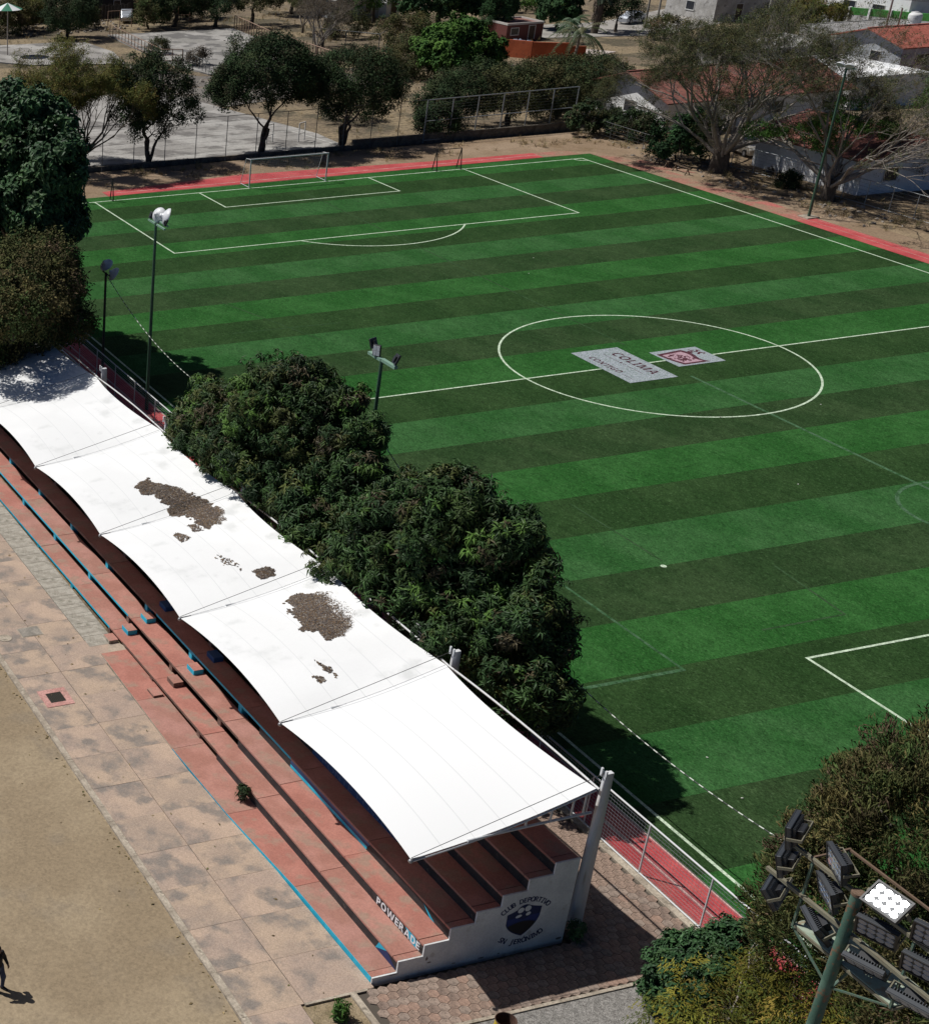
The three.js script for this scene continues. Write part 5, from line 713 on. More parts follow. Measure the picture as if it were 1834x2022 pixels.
function limb(a, b, r0, r1, bend = 0.12, n = 5, sides = 6) { // tapered, slightly crooked limb
  const out = [], A = V(...a), B = V(...b), L = A.distanceTo(B), ps = []; for (let i = 0; i <= n; i++) { const t = i / n, p = A.clone().lerp(B, t); if (i && i < n) p.add(V(rr(-1, 1), rr(-0.5, 0.5), rr(-1, 1)).multiplyScalar(L * bend * 0.5)); ps.push(p); }
  for (let i = 0; i < n; i++) out.push(rod(ps[i].toArray(), ps[i + 1].toArray(), r0 + (r1 - r0) * i / n, r0 + (r1 - r0) * (i + 1) / n, sides)); return out;
}
function tree(name, label, base, lobes, { pal = 'mango', sprig = 'mango', scale = 1, clump = 0.55, per = 14, density = 1, trunk = 0.2, stems = 1, fork = 1.6, cat = 'tree', group, gloss = true, low, bark = matBark, seed = 1, inner } = {}) {
  rnd = mulberry(seed * 7919 + 13); const t = thing(name, label, cat, base, 0, group), segs = [];
  for (let s = 0; s < stems; s++) { const f = [rr(-0.35, 0.35) * (stems > 1 ? 1.6 : 1), fork, rr(-0.35, 0.35) * (stems > 1 ? 1.6 : 1)], r = trunk / Math.sqrt(stems) * 1.15; segs.push(...limb([rr(-0.1, 0.1) * stems * 0.4, -0.3, rr(-0.1, 0.1) * stems * 0.4], f, r * 1.25, r * 0.8, 0.1, 4, 8)); lobes.forEach(([x, y, z, rx, ry], i) => { if (i % stems === s || stems === 1) { segs.push(...limb(f, [x, y - ry * 0.1, z], r * 0.62, r * 0.2, 0.16, 5)); for (let k = 0; k < 3; k++) segs.push(...limb([x * 0.6 + f[0] * 0.4, y * 0.6 + f[1] * 0.4 - ry * 0.1, z * 0.6 + f[2] * 0.4], [x + rr(-0.7, 0.7) * rx, y + rr(0, 0.7) * ry, z + rr(-0.7, 0.7) * rx], r * 0.28, r * 0.08, 0.18, 4, 5)); } }); }
  part('trunk', segs.map((g) => uvm(plain(g))), bark, t); leaves(crownPoints(lobes, clump, per, PAL[pal], { density, low, inner }), sprig, null, scale, t, gloss); return t;
}
// trees behind the stand
tree('mango_tree', 'dense dark mango tree behind the middle of the canopy', [-35.3, 0, 17], [[0.0, 7.2, 1.2, 2.9, 2.4, 3.2], [-0.5, 5.2, -3.5, 2.2, 1.9, 2.3], [1.1, 8.2, 4.6, 1.4, 1.4, 1.5], [0.3, 9.0, 1.6, 1.2, 1.0, 1.3], [-1.3, 4.9, 0.3, 1.2, 1.1, 1.3], [0.3, 5.0, -7.0, 1.2, 1.2, 1.3], [1.5, 5.7, 1.5, 2.0, 1.9, 2.4], [0.8, 4.4, -3.0, 1.9, 1.5, 2.3], [-2.0, 5.8, 0.2, 1.2, 1.1, 1.5], [-1.7, 5.4, -3.8, 1.2, 1.0, 1.4], [-1.9, 5.7, 3.4, 0.9, 0.8, 1.1]], { trunk: 0.36, fork: 2.2, seed: 1, scale: 1.15, clump: 0.62, per: 17, density: 1.25 });
tree('mango_tree', 'smaller mango crown between the two big trees behind the canopy', [-35.3, 0, 24], [[-0.9, 5.5, -1.9, 1.2, 1.1, 1.3], [0.5, 6.4, -0.9, 1.5, 1.4, 1.6], [-1.5, 4.7, 0.0, 0.7, 0.7, 0.8], [-0.9, 5.3, -3.7, 0.7, 0.7, 0.8], [0.6, 4.2, -0.6, 1.7, 1.5, 1.9], [-2.0, 4.9, 0.2, 0.8, 0.7, 0.9]], { trunk: 0.24, fork: 1.9, seed: 2, scale: 1.25, clump: 0.6, per: 16, density: 1.2 });
tree('mango_tree', 'broad mango tree with hanging lower branches behind the near canopy', [-35.2, 0, 31], [[0.0, 7.2, -1.6, 2.4, 2.1, 2.6], [1.0, 7.3, 0.8, 1.9, 1.8, 2.0], [-1.4, 5.4, -3.6, 1.2, 1.1, 1.3], [0.6, 5.8, 3.3, 1.3, 1.4, 1.4], [-0.2, 4.5, 5.2, 0.9, 1.0, 1.0], [-1.8, 5.5, 2.8, 0.5, 0.5, 0.6], [0.2, 9.1, -0.5, 1.1, 0.9, 1.2], [-0.6, 5.4, 0.5, 1.3, 1.0, 1.4], [1.6, 4.9, -0.1, 1.7, 1.6, 2.0], [1.4, 7.4, 3.6, 0.5, 0.5, 0.5], [0.6, 3.4, 3.0, 1.5, 1.2, 2.1], [-2.1, 5.4, -3.2, 1.1, 1.0, 1.2], [-1.9, 5.4, -0.6, 1.0, 0.8, 1.1], [0.6, 4.0, 5.0, 1.1, 1.1, 1.1], [1.3, 5.4, 3.8, 1.0, 1.1, 1.0]], { trunk: 0.38, fork: 2.1, seed: 3, scale: 1.2, clump: 0.62, per: 17, density: 1.25 });
tree('broadleaf_tree', 'tall dark green tree at the left edge beyond the stand', [-36.6, 0, -14], [[0.5, 12.7, -0.8, 2.9, 3.0, 3.2], [1.0, 12.4, 3.6, 1.5, 1.9, 1.7], [0.4, 9.9, 3.0, 1.9, 1.8, 1.9], [-0.6, 9.2, -0.4, 3.0, 2.4, 3.0], [-2.8, 11.8, -2.6, 3.4, 3.4, 3.6], [0.8, 8.6, -4.0, 2.6, 2.6, 3.2], [1.6, 9.0, 1.8, 1.6, 1.8, 1.8]], { pal: 'darkgreen', sprig: 'broad', scale: 1.35, trunk: 0.42, fork: 3.4, seed: 4, clump: 0.75, per: 15, density: 1.2 });
tree('roadside_tree', 'olive brown leafy tree overhanging the far end of the canopy', [-39.8, -0.9, -4.2], [[0.6, 8.7, -0.2, 2.3, 1.7, 2.3], [0.2, 6.4, 0.6, 2.1, 1.9, 1.9], [-0.4, 4.4, -1.2, 2.0, 1.8, 2.0], [1.3, 8.2, 1.0, 1.4, 1.4, 1.4], [-3.2, 7.4, -1.0, 2.8, 2.8, 3.0], [-2.6, 5.0, 1.6, 2.0, 2.0, 2.0], [1.6, 6.2, -3.0, 2.4, 2.6, 2.4], [2.4, 8.2, -4.2, 2.0, 1.8, 2.2], [3.1, 5.9, -1.4, 1.3, 1.5, 1.5], [3.6, 6.9, -4.8, 1.6, 1.6, 1.8], [-2.4, 8.6, 4.4, 2.0, 1.6, 2.2], [-0.9, 8.6, 3.4, 1.5, 1.2, 1.6, 0.8]], { pal: 'brownolive', sprig: 'small', scale: 1.35, trunk: 0.34, fork: 2.6, seed: 5, clump: 0.6, per: 13, density: 1.25, gloss: false });
tree('hedge_tree', 'low leafy tree between the tall tree and the far corner', [-35.5, 0, -30], [[0, 4.4, 0, 3.6, 2.8, 5.0], [0.6, 3.4, 6.0, 3.0, 2.4, 4.0]], { pal: 'darkgreen', sprig: 'broad', scale: 1.3, trunk: 0.25, seed: 6, clump: 0.7, per: 12 });
// foliage at the bottom right
tree('brown_leafed_tree', 'brown olive tree with fine drooping leaves behind the lighting tower', [-33.0, 0, 51.0], [[0, 7.0, 0, 3.5, 2.7, 3.5], [-1.5, 5.2, -1.3, 2.2, 2.4, 2.1], [2.2, 6.6, -1.5, 3.2, 2.8, 3.2], [-1.6, 5.6, 2.6, 2.8, 2.6, 2.6], [1.0, 4.6, 1.6, 3.2, 2.4, 3.2]], { pal: 'brownolive', sprig: 'droop', scale: 1.05, trunk: 0.3, fork: 2.4, seed: 7, clump: 0.5, per: 17, density: 1.35, gloss: false, bark: matBarkPale });
tree('glossy_shrub', 'rounded dark glossy shrub at the end of the paving', [-35.9, 0, 46.9], [[0, 1.1, 0, 1.35, 0.95, 1.0], [-1.0, 0.85, 0.35, 0.9, 0.8, 0.8], [1.2, 1.2, -0.2, 0.95, 0.9, 0.8]], { pal: 'darkgreen', sprig: 'broad', scale: 0.55, trunk: 0.08, fork: 0.4, stems: 3, cat: 'shrub', seed: 8, clump: 0.24, per: 13, density: 1.15 });
tree('feathery_tree', 'young yellow green feathery tree in front of the glossy shrub', [-37.0, 0, 49.2], [[0, 2.2, 0, 1.5, 1.1, 1.2], [-1.4, 1.7, 0.4, 1.1, 0.9, 1.1], [1.6, 2.4, 0.4, 1.4, 1.0, 1.2], [2.1, 2.9, -1.5, 0.7, 0.6, 0.6]], { pal: 'feather', sprig: 'frond', scale: 1.25, trunk: 0.09, fork: 0.9, stems: 3, seed: 9, clump: 0.55, per: 3, density: 0.5, gloss: false, bark: matBarkPale, low: -0.3 });
tree('feathery_tree', 'taller yellow green feathery tree under the lighting tower basket', [-36.4, 0, 51.6], [[0, 3.2, 0, 1.9, 1.3, 1.5], [2.0, 3.4, -0.6, 1.6, 1.2, 1.4], [0.6, 2.4, 1.8, 1.7, 1.2, 1.4], [-1.6, 2.4, 1.2, 1.5, 1.1, 1.2], [3.6, 3.4, 0.6, 1.6, 1.3, 1.5]], { pal: 'feather', sprig: 'frond', scale: 1.3, trunk: 0.11, fork: 1.3, stems: 3, seed: 10, clump: 0.55, per: 3, density: 0.45, gloss: false, bark: matBarkPale, low: -0.3 });
tree('undergrowth_bush', 'tangled brownish bush below the feathery trees', [-34.8, 0, 49.6], [[0, 1.1, 0, 2.2, 1.2, 1.6], [-1.6, 0.8, 1.2, 1.6, 1.0, 1.4], [1.8, 1.4, 1.5, 2.0, 1.4, 1.8]], { pal: 'brownolive', sprig: 'droop', scale: 0.9, trunk: 0.06, fork: 0.4, stems: 4, cat: 'bush', seed: 11, clump: 0.4, per: 12, density: 1.1, gloss: false });
{ // small plants
  const plant = (name, label, pos, n, s, pal, kind) => { rnd = mulberry(pos[0] * 31 | 0); const t = thing(name, label, 'plant', pos), pts = []; const st = []; for (let k = 0; k < 4; k++) st.push(rod([0, 0, 0], [rr(-0.2, 0.2) * s, 0.5 * s, rr(-0.2, 0.2) * s], 0.012, 0.006, 5)); part('stem', st, matBark, t); for (let i = 0; i < n; i++) { const a = rnd() * 6.3, h = rnd(); pts.push([V(Math.cos(a) * 0.3 * s * rr(0.2, 1), 0.1 + 0.55 * s * h, Math.sin(a) * 0.3 * s * rr(0.2, 1)), V(Math.cos(a), 0.6, Math.sin(a)), pick(PAL[pal])]); } leaves(pts, kind, null, 0.8, t, true, 'foliage'); };
  plant('planter_shrub', 'small bright green plant growing in the planter bed', [-46.45, -0.06, 44.6], 34, 0.9, 'lime', 'mango'); plant('weed_clump', 'leafy green weed rooted on the lowest bench', [-44.38, 0.14, 33.9], 34, 0.8, 'acacia', 'mango'); plant('corner_weed', 'dark weed growing at the foot of the end wall', [-37.75, 0, 43.75], 26, 1.0, 'darkgreen', 'mango');
}
// ---------- bare and half-bare trees ----------
function bareTree(name, label, base, { limbs = 9, len = 4.2, r = 0.3, depth = 5, elev = [0.5, 1.2], seed = 1, spread = 0.55, leafN = 1, leafPal = 'olive', leafScale = 1, skew = [0, 0], bark = matBarkPale, ratio = 0.74, trunkH = 1.4, trunkR = 0.9, group, az = [0, 6.2832], flat = 0, minLeaf = 0 } = {}) {
  rnd = mulberry(seed * 104729 + 5); const t = thing(name, label, 'tree', base, 0, group), wood = [], tw = [], pts = [];
  const go = (p, d, L, rad, k) => {
    const q = p.clone().addScaledVector(d, L), mid = p.clone().lerp(q, 0.5).add(V(rr(-1, 1), rr(-1, 1), rr(-1, 1)).multiplyScalar(L * 0.06)); const sides = k > 3 ? 6 : k > 1 ? 4 : 3, r2 = rad * 0.68, rm = (rad + r2) / 2;
    (k > 2 ? wood : tw).push(rod(p.toArray(), mid.toArray(), rad, rm, sides), rod(mid.toArray(), q.toArray(), rm, r2, sides));
    if (k === 0 || (k === 1 && rnd() < 0.5)) { for (let i = 0; i < leafN * (0.5 + rnd()); i++) if (rnd() > minLeaf) pts.push([q.clone().add(V(rr(-0.4, 0.4), rr(-0.25, 0.3), rr(-0.4, 0.4))), V(0, 1, 0), pick(PAL[leafPal])]); if (k === 0) return; }
    const n = k > 3 ? 2 + (rnd() < 0.55) : 2 + (rnd() < 0.6); for (let i = 0; i < n; i++) { const nd = d.clone().add(V(rr(-1, 1), rr(-0.6, 0.75) + (flat ? -flat * d.y * 0.4 : 0.08), rr(-1, 1)).multiplyScalar(spread)).normalize(); go(q, nd, L * ratio * rr(0.8, 1.15), r2 * rr(0.72, 0.9), k - 1); }
  };
  for (let i = 0; i < limbs; i++) { const a = az[0] + (az[1] - az[0]) * (i + 0.3 + 0.5 * rnd()) / limbs, e = rr(elev[0], elev[1]), d = V(Math.cos(a) * Math.cos(e) + skew[0], Math.sin(e), Math.sin(a) * Math.cos(e) + skew[1]).normalize(); go(V(Math.cos(a) * trunkR * 0.45, trunkH * rr(0.6, 1.05), Math.sin(a) * trunkR * 0.45), d, len * rr(0.8, 1.2), r * rr(0.75, 1.15), depth); }
  const tg = new THREE.CylinderGeometry(trunkR * 0.78, trunkR * 1.08, trunkH + 0.5, 12, 4); { const p = tg.attributes.position; for (let i = 0; i < p.count; i++) { const a = Math.atan2(p.getZ(i), p.getX(i)), k = 1 + 0.16 * Math.sin(a * 5) + 0.08 * Math.sin(a * 9); p.setX(i, p.getX(i) * k); p.setZ(i, p.getZ(i) * k); } tg.computeVertexNormals(); } tg.translate(0, trunkH / 2 - 0.1, 0);
  part('trunk', uvm(tg), bark === matBarkPale ? matBark : bark, t); part('limbs', wood.map((g) => uvm(plain(g))), bark, t); part('twigs', tw.map((g) => uvm(plain(g))), bark, t); if (pts.length) leaves(pts, 'small', null, leafScale, t, false); return t;
}
bareTree('spreading_tree', 'huge grey half bare spreading tree beyond the right corner', [38.4, 0, -40], { limbs: 15, len: 3.7, r: 0.2, depth: 7, elev: [0.25, 1.15], seed: 2, spread: 0.52, leafN: 0.22, leafPal: 'olive', leafScale: 0.85, trunkH: 1.8, trunkR: 0.8, ratio: 0.75, flat: 0.45 });
const patchTree = bareTree('spreading_tree', 'half bare tree with green patches near the right edge', [39.6, 0, -28.6], { limbs: 12, len: 3.5, r: 0.17, depth: 6, elev: [0.25, 1.05], seed: 5, spread: 0.52, leafN: 0.35, leafPal: 'olive', leafScale: 0.85, trunkH: 1.5, trunkR: 0.55, ratio: 0.76, skew: [0.35, 0.1], flat: 0.4 });
bareTree('spreading_tree', 'yellowish thin crowned tree behind the left corner', [-14.3, 0, -61.2], { limbs: 11, len: 2.8, r: 0.12, depth: 6, elev: [0.4, 1.25], seed: 8, spread: 0.52, leafN: 1.7, leafPal: 'yellow', leafScale: 1.0, trunkH: 1.4, trunkR: 0.35, ratio: 0.76, bark: matBark });
bareTree('bare_bush', 'leafless grey tree left of the dry field at the top', [36.6, 0, -110.5], { limbs: 6, len: 1.9, r: 0.1, depth: 5, elev: [0.7, 1.4], seed: 9, leafN: 0.25, leafPal: 'dead', trunkH: 0.8, trunkR: 0.2, group: 'leafless trees behind the railing' });
bareTree('bare_bush', 'leafless grey tree at the top beside the thin railing', [40.2, 0, -115.5], { limbs: 6, len: 1.9, r: 0.1, depth: 5, elev: [0.7, 1.4], seed: 10, leafN: 0.25, leafPal: 'dead', trunkH: 0.8, trunkR: 0.2, group: 'leafless trees behind the railing' });
bareTree('bare_bush', 'leafless tree in front of the distant grey house', [43.4, 0, -127], { limbs: 6, len: 1.5, r: 0.09, depth: 5, elev: [0.7, 1.4], seed: 12, leafN: 0.4, leafPal: 'brownolive', trunkH: 0.8, trunkR: 0.18, group: 'leafless trees behind the railing' });
// green pads in the second bare tree
{ rnd = mulberry(404); const t = patchTree; const lb = [[-1.5, 5.2, -2.0, 1.9, 0.6, 1.5], [1.4, 5.6, -2.4, 2.1, 0.55, 1.6], [-0.4, 4.4, -0.6, 1.4, 0.45, 1.2], [4.2, 5.3, -0.8, 1.6, 0.4, 1.3], [-4.4, 5.2, -4.2, 1.4, 0.5, 1.2], [3.0, 7.0, -3.2, 1.6, 0.4, 1.2]]; part('leafy_boughs', lb.flatMap(([x, y, z]) => limb([0.2, 2, 0], [x, y - 0.2, z], 0.09, 0.03, 0.15, 5, 5)).map((g) => uvm(plain(g))), matBarkPale, t); leaves(crownPoints(lb, 0.5, 10, PAL.lime, { density: 0.8 }), 'small', null, 1, t, false, 'green_foliage'); }
// background trees and bushes
const bg = (name, label, x, z, lobes, o) => tree(name, label, [x, 0, z], lobes, { sprig: 'small', scale: 1.5, clump: 0.75, per: 12, gloss: false, ...o });
bg('acacia_tree', 'dark green tree with several stems behind the left half of the goal line', -7.7, -60.6, [[0.6, 6.9, 0, 2.9, 2.5, 2.7], [-1.6, 7.6, 0.2, 2.0, 2.0, 2.2], [1.9, 5.0, 0.3, 2.2, 2.0, 2.2], [-1.6, 4.8, 0, 2.0, 1.9, 2.0], [0.2, 3.2, 0.6, 2.4, 1.2, 1.8, 0.5]], { pal: 'acacia', stems: 5, trunk: 0.3, fork: 2.0, seed: 21 });
bg('acacia_tree', 'round dark green tree directly behind the far goal', 4.0, -61.2, [[0, 7.0, 0, 4.4, 3.0, 3.8], [-2.8, 5.8, 0.2, 2.6, 2.4, 2.6], [3.0, 6.2, 0, 2.6, 2.4, 2.6], [0.4, 8.2, 0, 2.8, 2.0, 2.8]], { pal: 'acacia', stems: 5, trunk: 0.32, fork: 2.2, seed: 22, density: 1.35, low: -0.45 });
bg('acacia_tree', 'wide dark tree with fanned stems right of the far goal', 12.7, -61.2, [[0.6, 6.0, 0, 4.2, 2.5, 3.6], [-2.6, 5.4, 0.2, 2.4, 2.2, 2.4], [3.4, 5.2, 0, 2.4, 2.1, 2.4], [0.8, 4.0, 0.6, 3.2, 1.6, 2.0, 0.7]], { pal: 'acacia', stems: 6, trunk: 0.32, fork: 1.8, seed: 23 });
bg('round_tree', 'round light green tree in front of the orange wall', 42.8, -89.0, [[0.2, 3.4, 0, 4.3, 2.9, 3.6], [-2.2, 2.4, 0.6, 2.8, 2.0, 2.4], [2.4, 2.6, 0.6, 2.8, 2.0, 2.4]], { pal: 'lime', sprig: 'broad', trunk: 0.3, fork: 1.0, seed: 24, clump: 0.8 });
bg('thicket_tree', 'olive tree behind the left part of the ball stop', 27.0, -64.5, [[0, 2.9, 0, 3.6, 2.4, 2.8], [-2, 2.0, 0.8, 2.4, 1.7, 2.0]], { pal: 'acacia', stems: 4, seed: 25, trunk: 0.22, group: 'trees behind the ball stop' });
bg('thicket_tree', 'olive tree behind the middle of the ball stop', 33.0, -64.0, [[0, 3.0, 0, 3.4, 2.4, 2.8], [2, 2.1, 0.8, 2.2, 1.7, 2.0]], { pal: 'olive', stems: 4, seed: 26, trunk: 0.22, group: 'trees behind the ball stop' });
bg('thicket_tree', 'olive tree behind the right end of the ball stop', 39.6, -65.2, [[0, 3.0, 0, 3.2, 2.4, 2.8], [-1.6, 2.1, 0.8, 2.2, 1.7, 2.0]], { pal: 'olive', stems: 4, seed: 27, trunk: 0.22, group: 'trees behind the ball stop' });
bg('thicket_tree', 'bushy tree in the second row behind the ball stop', 37.5, -76, [[0, 1.9, 0, 4.2, 1.8, 3.0], [4, 1.7, 0, 3.2, 1.6, 2.8]], { pal: 'acacia', stems: 3, seed: 28, trunk: 0.22 });
bg('thicket_tree', 'grey green bushy tree below the orange wall', 47.5, -77, [[0, 1.8, 0, 3.8, 1.7, 3.0], [4.2, 1.8, 0.6, 3.4, 1.6, 2.8]], { pal: 'olive', stems: 3, seed: 29, trunk: 0.22 });
bg('thicket_tree', 'leafy tree filling the gap left of the huge bare tree', 48.5, -70.5, [[-4, 2.2, 2, 2.8, 1.9, 2.6], [0, 2.2, 0, 3.2, 2.0, 3.0]], { pal: 'acacia', stems: 3, seed: 30, trunk: 0.22 });
bg('low_bush', 'low bush at the left foot of the ball stop', 22.9, -60.9, [[0, 1.5, 0, 2.2, 1.6, 1.2]], { pal: 'acacia', stems: 3, seed: 31, trunk: 0.1, fork: 0.5, cat: 'bush', clump: 0.55 });
bg('low_bush', 'bright green bush between the two trees behind the goal', 25.0, -88.6, [[0, 1.4, 0, 1.9, 1.6, 1.5]], { pal: 'lime', stems: 3, seed: 32, trunk: 0.1, fork: 0.5, cat: 'bush', clump: 0.55 });
bg('low_bush', 'dark rounded bush at the foot of the huge bare tree', 37.6, -44.4, [[-0.2, 1.9, 0, 2.5, 1.9, 2.0], [1.0, 3.0, 0.6, 1.6, 1.4, 1.5]], { pal: 'darkgreen', sprig: 'broad', scale: 1.0, stems: 3, seed: 33, trunk: 0.12, fork: 0.5, cat: 'bush', clump: 0.6 });
bg('low_bush', 'dark straggly bush at the far right corner of the pitch', 38.2, -57.4, [[-1.0, 1.5, 0, 2.0, 1.5, 1.4], [1.6, 1.2, 1.6, 2.0, 1.2, 1.6]], { pal: 'acacia', sprig: 'broad', scale: 0.9, stems: 4, seed: 34, trunk: 0.1, fork: 0.5, cat: 'bush', clump: 0.55, density: 0.75 });
bg('low_bush', 'dark bush in front of the white wall near the corner', 40.8, -53.6, [[0, 1.2, 0, 2.2, 1.2, 1.5]], { pal: 'acacia', stems: 4, seed: 35, trunk: 0.1, fork: 0.4, cat: 'bush', clump: 0.5, density: 0.8 });
bg('low_bush', 'small bush by the low fence under the bare trees', 39.9, -33.4, [[0, 0.5, 0, 0.9, 0.6, 0.8]], { pal: 'acacia', stems: 3, seed: 36, trunk: 0.05, fork: 0.2, cat: 'bush', clump: 0.35, scale: 1.0 });
bg('garden_tree', 'leafy tree behind the white walled building at the right edge', 57.5, -31.5, [[0, 4.2, 0, 3.0, 2.4, 3.0], [3, 3.6, 1, 3.0, 2.2, 3.0]], { pal: 'acacia', seed: 37, trunk: 0.2 });
bg('field_tree', 'small round tree standing alone by the concrete pad', 11.5, -134.3, [[0.4, 3.5, 0, 3.3, 2.3, 3.0], [0.4, 2.2, 0, 3.0, 1.2, 2.6]], { pal: 'acacia', stems: 3, seed: 38, trunk: 0.2, fork: 1.0, scale: 1.7 });
bg('scrub_bush', 'brown scrub bush at the top left corner', 3.4, -141, [[0, 1.9, 0, 3.8, 2.1, 2.4], [3.8, 2.0, -1, 2.6, 2.0, 2.2]], { pal: 'brownolive', stems: 4, seed: 39, trunk: 0.1, fork: 0.5, cat: 'bush', scale: 1.7 });
bg('scrub_bush', 'orange flowering bush behind the scrub at the top left', 9.2, -144.5, [[0, 2.3, 0, 2.4, 2.3, 2.2]], { pal: 'yellow', stems: 3, seed: 40, trunk: 0.1, fork: 0.5, cat: 'bush', scale: 1.7 });
bg('field_tree', 'dark tree behind the far end of the fenced court', 29.5, -139, [[-0.5, 4.0, 0, 3.6, 2.9, 3.2]], { pal: 'acacia', seed: 41, trunk: 0.3, fork: 1.4, scale: 1.7 });
bg('field_tree', 'grey green tree near the far right corner of the court', 34.8, -136.6, [[0, 2.9, 0, 3.1, 2.0, 2.6]], { pal: 'acacia', seed: 42, trunk: 0.24, fork: 1.0, scale: 1.7, density: 0.8 });
bg('field_tree', 'thin crowned tree in the dry field beyond the court', 40.2, -136, [[0.4, 3.6, 0, 3.4, 2.0, 2.8]], { pal: 'olive', seed: 43, trunk: 0.26, fork: 1.4, scale: 1.7, density: 0.65 });
bg('field_tree', 'small tree left of the far court end', 25.2, -138, [[0, 1.9, 0, 2.3, 1.7, 2.0]], { pal: 'brownolive', seed: 44, trunk: 0.14, fork: 0.7, scale: 1.7 });
bg('garden_tree', 'bright round tree in front of the pale cottage', 57.2, -132, [[-0.4, 3.3, 0, 3.3, 1.3, 2.6]], { pal: 'lime', seed: 45, trunk: 0.26, fork: 1.8, scale: 1.7 });
bg('garden_tree', 'large dark tree right of the white shed', 62.5, -123.5, [[-1, 4.4, 0, 5.0, 3.4, 4.0], [3.4, 3.6, 0, 3.4, 3.0, 3.2]], { pal: 'darkgreen', sprig: 'broad', seed: 46, trunk: 0.34, fork: 1.8, scale: 1.8, clump: 0.95 });
bg('scrub_bush', 'grey brown scrub in front of the large dark tree', 49.6, -110.4, [[-0.2, 1.9, 0, 3.7, 2.1, 2.8]], { pal: 'brownolive', seed: 47, trunk: 0.14, stems: 4, fork: 0.6, cat: 'bush', scale: 1.5, density: 0.8 });
bg('scrub_bush', 'olive scrub beside the dry patch above the thicket', 44.5, -101, [[0, 1.4, 0, 3.0, 1.5, 2.2]], { pal: 'olive', seed: 48, trunk: 0.12, stems: 4, fork: 0.5, cat: 'bush', scale: 1.4, density: 0.8 });
bg('conifer_tree', 'dark narrow conifer left of the red house', 65.3, -114.6, [[0, 3.0, 0, 1.9, 2.8, 1.8], [0, 5.0, 0, 1.2, 1.8, 1.2]], { pal: 'darkgreen', seed: 49, trunk: 0.2, fork: 1, scale: 1.3, clump: 0.6 });
bg('garden_hedge', 'clipped bright hedge at the top behind the palms', 83, -133, [[0, 1.0, 0, 3.8, 1.2, 1.4], [5, 1.0, 1, 3.0, 1.2, 1.4]], { pal: 'lime', seed: 50, trunk: 0.1, stems: 3, fork: 0.4, cat: 'hedge', scale: 1.5 });
bg('garden_tree', 'leafy green tree left of the silver car', 82.2, -111.5, [[0, 2.6, 0, 2.4, 2.3, 2.2]], { pal: 'acacia', seed: 51, trunk: 0.18, fork: 0.9, scale: 1.6 });
bg('garden_tree', 'yellow green tree behind the crown of the huge bare tree', 105.6, -119.5, [[0, 2.4, 0, 4.6, 1.9, 3.2]], { pal: 'yellow', seed: 52, trunk: 0.24, fork: 0.9, scale: 1.7 });
bg('garden_tree', 'yellowish weeping tree in front of the green and white wall', 102.6, -98.5, [[0, 2.6, 0, 3.4, 1.9, 2.8]], { pal: 'yellow', seed: 53, trunk: 0.24, fork: 1.0, scale: 1.7 });
bg('garden_tree', 'dark garden tree between the palms and the red house', 76.5, -116.5, [[0, 2.6, 0, 2.6, 2.2, 2.4]], { pal: 'darkgreen', sprig: 'broad', seed: 54, trunk: 0.2, fork: 1.0, scale: 1.6 });
bg('garden_tree', 'dark tree behind the green parapet building', 114, -130, [[0, 3, 0, 5, 2.6, 3]], { pal: 'acacia', seed: 55, trunk: 0.24, fork: 1.2, scale: 1.8 });
bg('scrub_bush', 'reddish bush at the right end of the orange wall', 84.5, -104.5, [[0, 1.2, 0, 2.4, 1.4, 2.0]], { pal: 'brownolive', seed: 56, trunk: 0.12, stems: 4, fork: 0.4, cat: 'bush', scale: 1.5 });
